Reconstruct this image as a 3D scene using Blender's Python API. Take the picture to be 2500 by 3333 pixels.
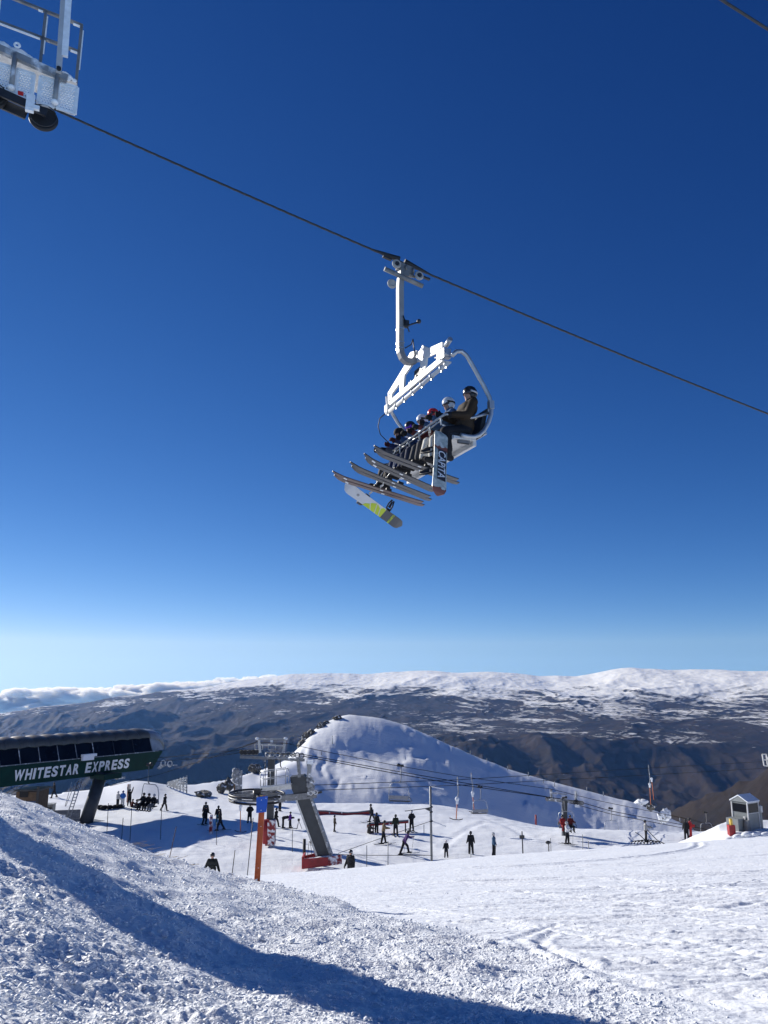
import bpy, bmesh, math, random
import numpy as np
from mathutils import Vector, Matrix

for _o in list(bpy.data.objects):
    bpy.data.objects.remove(_o)
SC = bpy.context.scene
COL = SC.collection
R = math.radians
random.seed(7)

# ------------------------------------------------------------------ camera
FPX = 2503.0                       # focal length in photo pixels (2500 x 3333)
PITCH = R(12.26)
cam_d = bpy.data.cameras.new('camera')
cam = bpy.data.objects.new('camera', cam_d)
COL.objects.link(cam)
cam_d.sensor_fit = 'VERTICAL'
cam_d.sensor_height = 24.0
cam_d.lens = 24.0 * FPX / 3333.0
cam_d.clip_start = 0.1
cam_d.clip_end = 200000.0
cam.location = (0, 0, 0)           # eye level is z = 0, the snow lies 1.6 m below
cam.rotation_euler = (R(90) + PITCH, 0, 0)
SC.camera = cam

# ------------------------------------------------------------------ sky, sun, exposure
SUN_AZ = R(-53.0)                  # left of the view direction (+Y)
SUN_EL = R(24.0)
S_DIR = Vector((math.sin(SUN_AZ) * math.cos(SUN_EL), math.cos(SUN_AZ) * math.cos(SUN_EL), math.sin(SUN_EL)))
world = bpy.data.worlds.new('World')
SC.world = world
world.use_nodes = True
wn = world.node_tree
wn.nodes.clear()
w_out = wn.nodes.new('ShaderNodeOutputWorld')
w_bg = wn.nodes.new('ShaderNodeBackground')
w_sky = wn.nodes.new('ShaderNodeTexSky')
w_sky.sky_type = 'NISHITA'
w_sky.sun_disc = False
w_sky.sun_elevation = SUN_EL
w_sky.sun_rotation = SUN_AZ
w_sky.altitude = 1700.0
w_sky.air_density = 0.6
w_sky.dust_density = 0.0
w_sky.ozone_density = 3.0
w_tc = wn.nodes.new('ShaderNodeTexCoord')
w_mx = wn.nodes.new('ShaderNodeVectorMath')          # below the horizon the sky goes on as at the horizon
w_mx.operation = 'MAXIMUM'
w_mx.inputs[1].default_value = (-2, -2, 0.045)
wn.links.new(w_tc.outputs['Generated'], w_mx.inputs[0])
wn.links.new(w_mx.outputs[0], w_sky.inputs[0])
w_sep = wn.nodes.new('ShaderNodeSeparateColor'); w_cmb = wn.nodes.new('ShaderNodeCombineColor')
wn.links.new(w_sky.outputs[0], w_sep.inputs[0])
for _i, (_g, _k) in enumerate(((1.75, .35), (1.25, .602), (0.93, 1.19))):    # deep clear alpine blue
    _p = wn.nodes.new('ShaderNodeMath'); _p.operation = 'POWER'; _p.inputs[1].default_value = _g
    _m = wn.nodes.new('ShaderNodeMath'); _m.operation = 'MULTIPLY'; _m.inputs[1].default_value = _k
    wn.links.new(w_sep.outputs[_i], _p.inputs[0]); wn.links.new(_p.outputs[0], _m.inputs[0]); wn.links.new(_m.outputs[0], w_cmb.inputs[_i])
wn.links.new(w_cmb.outputs[0], w_bg.inputs[0])
w_bg.inputs[1].default_value = 0.076
wn.links.new(w_bg.outputs[0], w_out.inputs[0])

sun_d = bpy.data.lights.new('sun', 'SUN')
sun_d.energy = 4.6
sun_d.angle = R(0.53)
sun_d.color = (1.0, 0.955, 0.89)
sun = bpy.data.objects.new('sun', sun_d)
COL.objects.link(sun)
sun.rotation_euler = S_DIR.to_track_quat('Z', 'Y').to_euler()

SC.render.engine = 'CYCLES'
SC.view_settings.view_transform = 'Standard'
SC.view_settings.look = 'None'
SC.view_settings.gamma = 1.0
SC.view_settings.use_curve_mapping = False
SC.view_settings.exposure = 0.42
SC.cycles.max_bounces = 8
SC.cycles.volume_bounces = 2

# ------------------------------------------------------------------ pixel -> point helpers
_c, _s = math.cos(PITCH), math.sin(PITCH)
def ray(u, v):
    a = (u - 1250.0) / FPX
    b = (1666.5 - v) / FPX
    return Vector((a, _c - b * _s, _s + b * _c))
def W(u, v, y):                    # point of that pixel at depth y
    r = ray(u, v)
    return r * (y / r.y)
def TAN(v):                        # drop per metre of depth at image row v
    return math.tan(math.atan((v - 1666.5) / FPX) - PITCH)
def UX(u, v):                      # x / y at a pixel
    r = ray(u, v)
    return r.x / r.y

# ------------------------------------------------------------------ mesh builder
class MB:
    def __init__(self):
        self.v = []; self.f = []; self.sm = []
    def add(self, vs, fs, smooth=False):
        o = len(self.v)
        self.v += [Vector(p) for p in vs]
        for q in fs:
            self.f.append([i + o for i in q]); self.sm.append(smooth)
        return self
    def box(self, c, s, M=None):
        c = Vector(c); h = Vector(s) * 0.5
        vs = []
        for z in (-1, 1):
            for (x, y) in ((-1, -1), (1, -1), (1, 1), (-1, 1)):
                p = Vector((x * h.x, y * h.y, z * h.z))
                if M is not None: p = M @ p
                vs.append(c + p)
        return self.add(vs, [(3, 2, 1, 0), (4, 5, 6, 7), (0, 1, 5, 4), (1, 2, 6, 5), (2, 3, 7, 6), (3, 0, 4, 7)])
    def beam(self, p0, p1, w, h, up=(0, 0, 1)):
        p0 = Vector(p0); p1 = Vector(p1)
        d = p1 - p0
        L = d.length
        if L < 1e-6: return self
        x = d / L
        up = Vector(up)
        if abs(x.dot(up)) > 0.98: up = Vector((1, 0, 0)) if abs(x.x) < 0.9 else Vector((0, 1, 0))
        y = up.cross(x).normalized()
        z = x.cross(y)
        M = Matrix((x, y, z)).transposed()
        return self.box((p0 + p1) / 2, (L, w, h), M)
    def tube(self, pts, r, seg=8, cap=True, smooth=True):
        pts = [Vector(p) for p in pts]
        n = len(pts)
        rs = list(r) if isinstance(r, (list, tuple)) else [r] * n
        vs = []; fs = []
        prev = None
        for i, p in enumerate(pts):
            t = (pts[min(i + 1, n - 1)] - pts[max(i - 1, 0)])
            if t.length < 1e-9: t = Vector((0, 0, 1))
            t.normalize()
            if prev is None:
                a = Vector((0, 0, 1)) if abs(t.z) < 0.9 else Vector((1, 0, 0))
                x = t.cross(a).normalized()
            else:
                x = (prev - t * prev.dot(t))
                x = x.normalized() if x.length > 1e-6 else t.orthogonal().normalized()
            prev = x
            y = t.cross(x)
            for k in range(seg):
                q = 2 * math.pi * k / seg
                vs.append(p + (x * math.cos(q) + y * math.sin(q)) * rs[i])
        for i in range(n - 1):
            for k in range(seg):
                k2 = (k + 1) % seg
                fs.append((i * seg + k, i * seg + k2, (i + 1) * seg + k2, (i + 1) * seg + k))
        self.add(vs, fs, smooth)
        if cap:
            o = len(self.v) - n * seg
            self.f.append([o + k for k in reversed(range(seg))]); self.sm.append(False)
            self.f.append([o + (n - 1) * seg + k for k in range(seg)]); self.sm.append(False)
        return self
    def ring(self, c, axis, Rr, r, seg=20, s2=6):          # torus
        c = Vector(c); ax = Vector(axis).normalized()
        x = ax.orthogonal().normalized(); y = ax.cross(x)
        vs = []; fs = []
        for i in range(seg):
            q = 2 * math.pi * i / seg
            d = x * math.cos(q) + y * math.sin(q)
            for k in range(s2):
                w = 2 * math.pi * k / s2
                vs.append(c + d * (Rr + r * math.cos(w)) + ax * (r * math.sin(w)))
        for i in range(seg):
            for k in range(s2):
                a = i * s2 + k; b = i * s2 + (k + 1) % s2
                a2 = ((i + 1) % seg) * s2 + k; b2 = ((i + 1) % seg) * s2 + (k + 1) % s2
                fs.append((a, a2, b2, b))
        return self.add(vs, fs, True)
    def disc(self, c, axis, r, th, seg=20):
        ax = Vector(axis).normalized(); c = Vector(c)
        return self.tube([c - ax * th / 2, c + ax * th / 2], r, seg, True, False)
    def prism(self, poly, vec):                             # planar polygon pushed along vec
        n = len(poly); vec = Vector(vec)
        vs = [Vector(p) for p in poly] + [Vector(p) + vec for p in poly]
        fs = [list(reversed(range(n))), list(range(n, 2 * n))]
        for i in range(n):
            j = (i + 1) % n
            fs.append((i, j, n + j, n + i))
        return self.add(vs, fs)
    def ball(self, c, r, M=None, seg=12, rows=8, z0=-1.0, z1=1.0):
        c = Vector(c)
        rr = Vector(r) if not isinstance(r, (int, float)) else Vector((r, r, r))
        vs = []; fs = []
        for i in range(rows + 1):
            zz = z0 + (z1 - z0) * i / rows
            ph = math.asin(max(-1, min(1, zz))) if (z0 > -1 or z1 < 1) else -math.pi / 2 + math.pi * i / rows
            for k in range(seg):
                q = 2 * math.pi * k / seg
                p = Vector((math.cos(ph) * math.cos(q) * rr.x, math.cos(ph) * math.sin(q) * rr.y, math.sin(ph) * rr.z))
                if M is not None: p = M @ p
                vs.append(c + p)
        for i in range(rows):
            for k in range(seg):
                k2 = (k + 1) % seg
                fs.append((i * seg + k, i * seg + k2, (i + 1) * seg + k2, (i + 1) * seg + k))
        return self.add(vs, fs, True)
    def loft(self, rings, closed=True, cap=True, smooth=True):
        n = len(rings[0]); vs = []; fs = []
        for rg in rings: vs += [Vector(p) for p in rg]
        for i in range(len(rings) - 1):
            for k in range(n if closed else n - 1):
                k2 = (k + 1) % n
                fs.append((i * n + k, i * n + k2, (i + 1) * n + k2, (i + 1) * n + k))
        o = len(self.v)
        self.add(vs, fs, smooth)
        if cap and closed:
            self.f.append([o + k for k in reversed(range(n))]); self.sm.append(False)
            self.f.append([o + (len(rings) - 1) * n + k for k in range(n)]); self.sm.append(False)
        return self
    def holed(self, outer, holes, vec):                     # plate with holes, 3D coplanar points
        bm = bmesh.new(); vec = Vector(vec)
        es = []
        for lp in [outer] + holes:
            vs = [bm.verts.new(p) for p in lp]
            for i in range(len(vs)): es.append(bm.edges.new((vs[i], vs[(i + 1) % len(vs)])))
        bmesh.ops.triangle_fill(bm, use_beauty=True, use_dissolve=False, edges=es)
        bmesh.ops.recalc_face_normals(bm, faces=bm.faces[:])
        ex = bmesh.ops.extrude_face_region(bm, geom=bm.faces[:])
        bmesh.ops.translate(bm, vec=vec, verts=[g for g in ex['geom'] if isinstance(g, bmesh.types.BMVert)])
        bmesh.ops.recalc_face_normals(bm, faces=bm.faces[:])
        bm.verts.index_update()
        self.add([v.co.copy() for v in bm.verts], [[v.index for v in f.verts] for f in bm.faces])
        bm.free()
        return self
    def mesh(self, name, org=(0, 0, 0)):
        me = bpy.data.meshes.new(name)
        o = Vector(org)
        me.from_pydata([tuple(p - o) for p in self.v], [], self.f)
        me.polygons.foreach_set('use_smooth', self.sm)
        me.update()
        return me
    def build(self, name, m, parent=None, org=(0, 0, 0), loc=None):
        ob = bpy.data.objects.new(name, self.mesh(name, org))
        if m is not None:
            ob.data.materials.append(m)
        COL.objects.link(ob)
        if parent is not None: ob.parent = parent
        elif loc is not None: ob.location = loc
        return ob

def tag(o, label=None, cat=None, group=None, kind=None):
    if label: o['label'] = label
    if cat: o['category'] = cat
    if group: o['group'] = group
    if kind: o['kind'] = kind
    return o
def thing(name, label, cat, loc, rz=0.0, group=None):
    o = bpy.data.objects.new(name, None)
    o.empty_display_size = 0.2
    COL.objects.link(o)
    o.location = loc; o.rotation_euler = (0, 0, rz)
    return tag(o, label, cat, group)
def single(name, mb, m, label, cat, org, group=None):       # a one-mesh thing in world coordinates
    o = mb.build(name, m, None, org, org)
    return tag(o, label, cat, group)
def copy_tree(o, parent=None):
    c = o.copy(); COL.objects.link(c); c.parent = parent
    for ch in list(o.children): copy_tree(ch, c)
    return c

# ------------------------------------------------------------------ materials
MATS = {}
def mat(name, col, rough=0.6, metal=0.0, var=0.12, scale=6.0, bump=0.0, bscale=30.0, spec=0.5, col2=None, rime=0.0):
    if name in MATS: return MATS[name]
    m = bpy.data.materials.new(name); m.use_nodes = True
    nt = m.node_tree; b = nt.nodes['Principled BSDF']
    b.inputs['Roughness'].default_value = rough
    b.inputs['Metallic'].default_value = metal
    b.inputs['Specular IOR Level'].default_value = spec
    tc = nt.nodes.new('ShaderNodeTexCoord')
    nz = nt.nodes.new('ShaderNodeTexNoise')
    nz.inputs['Scale'].default_value = scale; nz.inputs['Detail'].default_value = 5
    nt.links.new(tc.outputs['Object'], nz.inputs['Vector'])
    rp = nt.nodes.new('ShaderNodeValToRGB')
    rp.color_ramp.elements[0].position = 0.3; rp.color_ramp.elements[1].position = 0.72
    c2 = col2 or tuple(max(0, min(1, c * (1 + var))) for c in col)
    c1 = tuple(max(0, c * (1 - var)) for c in col)
    rp.color_ramp.elements[0].color = (*c1, 1); rp.color_ramp.elements[1].color = (*c2, 1)
    nt.links.new(nz.outputs[0], rp.inputs[0])
    last = rp.outputs[0]
    if rime > 0:                                            # frost stuck to the surface in patches
        n2 = nt.nodes.new('ShaderNodeTexNoise'); n2.inputs['Scale'].default_value = 3.1; n2.inputs['Detail'].default_value = 8
        nt.links.new(tc.outputs['Object'], n2.inputs['Vector'])
        r2 = nt.nodes.new('ShaderNodeValToRGB')
        r2.color_ramp.elements[0].position = 1 - rime - 0.06; r2.color_ramp.elements[1].position = 1 - rime + 0.06
        nt.links.new(n2.outputs[0], r2.inputs[0])
        mx = nt.nodes.new('ShaderNodeMix'); mx.data_type = 'RGBA'
        nt.links.new(r2.outputs[0], mx.inputs[0]); nt.links.new(last, mx.inputs[6])
        mx.inputs[7].default_value = (0.8, 0.83, 0.86, 1)
        last = mx.outputs[2]
    nt.links.new(last, b.inputs['Base Color'])
    if bump > 0:
        n3 = nt.nodes.new('ShaderNodeTexNoise'); n3.inputs['Scale'].default_value = bscale; n3.inputs['Detail'].default_value = 6
        nt.links.new(tc.outputs['Object'], n3.inputs['Vector'])
        bp = nt.nodes.new('ShaderNodeBump'); bp.inputs['Strength'].default_value = bump; bp.inputs['Distance'].default_value = 0.02
        nt.links.new(n3.outputs[0], bp.inputs['Height']); nt.links.new(bp.outputs[0], b.inputs['Normal'])
    MATS[name] = m
    return m

# ------------------------------------------------------------------ noise
_rng = np.random.RandomState(11)
_perm = _rng.permutation(256); _perm = np.concatenate([_perm, _perm, _perm])
_ga = _rng.rand(256) * 2 * np.pi
_gx, _gy = np.cos(_ga), np.sin(_ga)
def perlin(x, y):
    xi = np.floor(x).astype(np.int64); yi = np.floor(y).astype(np.int64)
    xf = x - xi; yf = y - yi
    xi &= 255; yi &= 255
    u = xf * xf * xf * (xf * (xf * 6 - 15) + 10); v = yf * yf * yf * (yf * (yf * 6 - 15) + 10)
    def g(ix, iy, fx, fy):
        h = _perm[_perm[ix & 255] + (iy & 255)]
        return _gx[h] * fx + _gy[h] * fy
    a = g(xi, yi, xf, yf); b = g(xi + 1, yi, xf - 1, yf)
    c = g(xi, yi + 1, xf, yf - 1); d = g(xi + 1, yi + 1, xf - 1, yf - 1)
    return (a + u * (b - a) + v * ((c + u * (d - c)) - (a + u * (b - a)))) * 1.5
def fbm(x, y, oct=4, gain=0.5):
    s = 0; a = 1.0; t = 0
    for i in range(oct):
        s = s + a * perlin(x + 17.3 * i, y - 9.1 * i); t += a
        x = x * 2.03; y = y * 2.03; a *= gain
    return s / t
def ridged(x, y, oct=5, gain=0.5):
    s = 0; a = 1.0; t = 0; w = 1.0
    for i in range(oct):
        n = (1 - np.abs(perlin(x + 31.7 * i, y + 5.3 * i))) ** 2
        s = s + a * n * w; t += a
        w = np.clip(n * 1.4, 0, 1)
        x = x * 2.07; y = y * 2.07; a *= gain
    return s / t
def cells(x, y):                   # distance to the nearest of jittered points and that cell's random value
    xi = np.floor(x).astype(np.int64); yi = np.floor(y).astype(np.int64)
    best = np.full(x.shape, 9.0); val = np.zeros(x.shape)
    for dx in (-1, 0, 1):
        for dy in (-1, 0, 1):
            cx = xi + dx; cy = yi + dy
            h = _perm[_perm[cx & 255] + (cy & 255)]
            h2 = _perm[h + 91]; h3 = _perm[h + 173]
            d = np.hypot(cx + h / 256.0 - x, cy + h2 / 256.0 - y)
            m = d < best
            best = np.where(m, d, best); val = np.where(m, h3 / 256.0, val)
    return best, val
def sstep(a, b, x):
    t = np.clip((x - a) / (b - a), 0, 1)
    return t * t * (3 - 2 * t)
def smin(a, b, k):
    h = np.clip(0.5 + 0.5 * (b - a) / k, 0, 1)
    return b + (a - b) * h - k * h * (1 - h)
def smax(a, b, k):
    return -smin(-a, -b, k)

# ------------------------------------------------------------------ terrain near the camera
CREST = [(-900, 2605, 96), (-300, 2605, 98), (0, 2604, 99), (130, 2600, 100), (300, 2572, 103), (420, 2540, 104), (480, 2541, 104), (560, 2556, 105),
         (640, 2553, 107), (700, 2545, 108), (750, 2538, 113), (790, 2526, 118), (832, 2512, 124), (880, 2496, 132), (930, 2474, 139), (962, 2446, 144), (982, 2420, 147), (1003, 2390, 149),
         (1031, 2367, 151), (1060, 2351, 152), (1095, 2333, 153), (1150, 2325, 154), (1250, 2336, 154), (1380, 2385, 153), (1500, 2440, 152), (1650, 2500, 151),
         (1800, 2545, 150), (1950, 2583, 148), (2050, 2608, 146), (2150, 2645, 143), (2250, 2695, 138), (2350, 2745, 132),
         (2500, 2800, 128), (3000, 2860, 125), (4200, 2900, 125)]
_ct = np.array([UX(u, v) for u, v, y in CREST]); _cy = np.array([float(y) for u, v, y in CREST])
_cz = np.array([-TAN(v) * y for u, v, y in CREST])
_tt = np.arange(-2.6, 2.6, 0.002)
def _smooth(a, sig):
    k = np.arange(-int(4 * sig / .002), int(4 * sig / .002) + 1) * .002
    w = np.exp(-.5 * (k / sig) ** 2); w /= w.sum(); n = len(k) // 2
    return np.convolve(np.pad(a, n, 'edge'), w, 'valid')
_ty = _smooth(np.interp(_tt, _ct, _cy), .012)
_tz = _smooth(np.interp(_tt, _ct, _cz), .007)
_tzw = _smooth(np.interp(_tt, _ct, _cz), .085)
_BT = np.array([-1.6, -0.9, -0.48, -0.366, -0.267, -0.157, -0.06, 0.0, 0.168, 0.3, 0.5, 0.9])
_BK = np.array([0.02, 0.03, 0.0595, 0.099, 0.136, 0.160, 0.173, 0.179, 0.190, 0.197, 0.235, 0.30])
_BY = np.array([24, 22, 20, 20, 20, 20, 17.5, 15, 11.5, 8.5, 7, 6.0])

def plane_z(x, y):
    return -1.65 - y * 0.18 + 0.0011 * np.clip(x, -26, 40) * np.clip(y, 0, 60)
def smooth_interp(t, xs, ys):
    return (np.interp(t - 0.012, xs, ys) + 2 * np.interp(t, xs, ys) + np.interp(t + 0.012, xs, ys)) * 0.25
def ground(x, y, fine=False):
    x = np.asarray(x, float); y = np.asarray(y, float)
    yy = np.maximum(y, 0.8); t = np.clip(x / yy, -2.5, 2.5)
    pl = plane_z(x, y)
    yc2 = np.interp(x, [-40, -5, 6, 25], [36, 39, 48, 52])
    drop = plane_z(x, yc2) - 0.36 * (y - yc2)
    sl = smin(pl, drop, 0.5)
    mid = sstep(-0.17, -0.09, t)
    shelf = -14.0 - 5.2 * sstep(74, 104, y) * sstep(4, 26, x) - 10.0 * sstep(92, 124, y) * mid
    shelf = shelf + 0.18 * fbm(x / 13, y / 13, 2)
    z = smax(sl, shelf, 0.9)
    # small mound that carries the hut on the right
    z = smax(z, -11.15 - 0.6 * np.maximum(np.hypot((x - 30) * 0.85, y - 62.5) - 3.6, 0), 0.4)
    # far knoll and ridge, then the drop into the valley
    yc = np.interp(t, _tt, _ty)
    q = yc - y
    wd = sstep(0, 18, q) * .95 * sstep(-.22, -.12, t)
    zc = np.interp(t, _tt, _tz) * (1 - wd) + np.interp(t, _tt, _tzw) * wd
    sf = np.interp(t, [-0.6, -0.25, -0.19, -0.12, -0.06, 0.05, 0.3, 0.6], [0.16, 0.15, 0.10, 0.15, 0.24, 0.31, 0.44, 0.46])
    kn = zc - sf * (np.sqrt(np.maximum(q, 0) ** 2 + 16) - 4)
    kn = kn + (1.1 * fbm(x / 19 + 4, y / 19, 2) + .22 * fbm(x / 6, y / 4 + 3, 3)) * sstep(0, 14, q) * mid + mid * .30 * fbm(x / 3.2 + 9, y / 5, 3) * sstep(5, 0, np.abs(q))
    kn = np.where(q < 0, zc - 0.30 * (-q) - 0.003 * q * q * (q > -250) - 0.45 * np.maximum(-q - 60, 0), kn)
    z = np.where(q < 0, np.minimum(kn, smax(z, kn, 0.5)), smax(z, kn, 0.8 + .8 * mid))
    z = np.where(q < -3, kn, z)
    # pushed-up bank on the left
    k = smooth_interp(t, _BT, _BK); by = smooth_interp(t, _BT, _BY)
    over = np.maximum(y - by, 0)
    zb = -1.55 - k * np.maximum(y, -2) - 0.10 * over - 0.30 * np.maximum(over - 1.2, 0)
    zb = zb + 0.13 * fbm(x / 2.6, y / 2.6, 3) * sstep(2, 6, y)
    e = zb - pl
    m = sstep(-0.30, 0.12, e) * sstep(34, 26, y)
    z = np.where(y < 34, smax(z, zb, 0.12), z)
    if not fine: return z
    return z, m, e, q, t
def gz(x, y):
    return float(ground(np.array([x]), np.array([y]))[0])
def hit(u, v, y0=6.0, y1=150.0):   # where the line of sight of a pixel meets the snow
    r = ray(u, v)
    ys = np.linspace(y0, y1, 6000)
    g = ground(r.x / r.y * ys, ys)
    d = r.z / r.y * ys - g
    i = np.argmax(d < 0)
    y = ys[i] if d[i] < 0 else y1
    return Vector((r.x / r.y * y, y, float(g[i])))
def on(u, y, dz=0.0, v=2700):      # on the snow at depth y in image column u
    x = UX(u, v) * y
    return Vector((x, y, gz(x, y) + dz))

def grid_mesh(name, X, Y, Z, attrs=None):
    nr, nc = X.shape
    me = bpy.data.meshes.new(name)
    co = np.stack([X, Y, Z], -1).reshape(-1, 3).astype(np.float32)
    idx = np.arange(nr * nc).reshape(nr, nc)
    q = np.stack([idx[:-1, :-1], idx[:-1, 1:], idx[1:, 1:], idx[1:, :-1]], -1).reshape(-1, 4)
    n = len(q)
    me.vertices.add(len(co)); me.vertices.foreach_set('co', co.ravel())
    me.loops.add(n * 4); me.loops.foreach_set('vertex_index', q.ravel().astype(np.int32))
    me.polygons.add(n)
    me.polygons.foreach_set('loop_start', np.arange(0, n * 4, 4, dtype=np.int32))
    me.polygons.foreach_set('use_smooth', np.ones(n, bool))
    for k, a in (attrs or {}).items():
        at = me.attributes.new(k, 'FLOAT', 'POINT'); at.data.foreach_set('value', a.ravel().astype(np.float32))
    me.update(calc_edges=True)
    return me

def node(nt, t, **kw):
    n = nt.nodes.new(t)
    for k, v in kw.items(): setattr(n, k, v)
    return n
def snow_material():
    m = bpy.data.materials.new('snow'); m.use_nodes = True
    nt = m.node_tree; L = nt.links; b = nt.nodes['Principled BSDF']
    b.inputs['Roughness'].default_value = 0.55; b.inputs['Specular IOR Level'].default_value = 0.35
    geo = node(nt, 'ShaderNodeNewGeometry')
    at = node(nt, 'ShaderNodeAttribute', attribute_name='rough')
    def noise(scale, det, stretch=None, rot=0):
        mp = node(nt, 'ShaderNodeMapping'); L.new(geo.outputs['Position'], mp.inputs[0])
        if stretch: mp.inputs['Scale'].default_value = stretch
        mp.inputs['Rotation'].default_value = (0, 0, rot)
        nz = node(nt, 'ShaderNodeTexNoise'); nz.inputs['Scale'].default_value = scale; nz.inputs['Detail'].default_value = det
        L.new(mp.outputs[0], nz.inputs['Vector']); return nz.outputs[0]
    def math_(op, a, c):
        n = node(nt, 'ShaderNodeMath', operation=op)
        for i, s in enumerate((a, c)):
            if isinstance(s, (int, float)): n.inputs[i].default_value = s
            else: L.new(s, n.inputs[i])
        return n.outputs[0]
    tracks = math_('ADD', math_('MULTIPLY', noise(1.0, 4, (0.22, 3.0, 1), R(9)), 0.55), math_('MULTIPLY', noise(1.0, 3, (0.3, 5.5, 1), R(-14)), 0.3))
    grain = math_('MULTIPLY', noise(9.0, 7), 0.42)
    lump = math_('MULTIPLY', noise(26.0, 6), math_('MULTIPLY', at.outputs['Fac'], 0.11))
    h = math_('ADD', math_('ADD', math_('MULTIPLY', tracks, 0.20), math_('MULTIPLY', grain, 0.16)), lump)
    h = math_('ADD', h, math_('MULTIPLY', noise(1.1, 6, (1, 1.6, 1)), 0.15))
    bp = node(nt, 'ShaderNodeBump'); bp.inputs['Strength'].default_value = 0.9; bp.inputs['Distance'].default_value = 0.5
    L.new(h, bp.inputs['Height']); L.new(bp.outputs[0], b.inputs['Normal'])
    rp = node(nt, 'ShaderNodeValToRGB')
    rp.color_ramp.elements[0].color = (0.80, 0.835, 0.87, 1); rp.color_ramp.elements[1].color = (0.88, 0.90, 0.92, 1)
    L.new(noise(0.35, 6), rp.inputs[0]); L.new(rp.outputs[0], b.inputs['Base Color'])
    return m
M_SNOW = snow_material()

def groove(z, X, Y, pts, depth, width):                     # ski track pressed into the snow
    P = np.array(pts, float)
    sel = (X > P[:, 0].min() - 1) & (X < P[:, 0].max() + 1) & (Y > P[:, 1].min() - 1) & (Y < P[:, 1].max() + 1)
    x, y = X[sel], Y[sel]
    d = np.full(x.shape, 9.0)
    for (ax, ay), (bx, by) in zip(P[:-1], P[1:]):
        vx, vy = bx - ax, by - ay
        tt = np.clip(((x - ax) * vx + (y - ay) * vy) / (vx * vx + vy * vy + 1e-9), 0, 1)
        d = np.minimum(d, np.hypot(x - ax - tt * vx, y - ay - tt * vy))
    z[sel] += -depth * np.exp(-(d / width) ** 2) + depth * 0.7 * np.exp(-((d - 2 * width) / width) ** 2)

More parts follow.
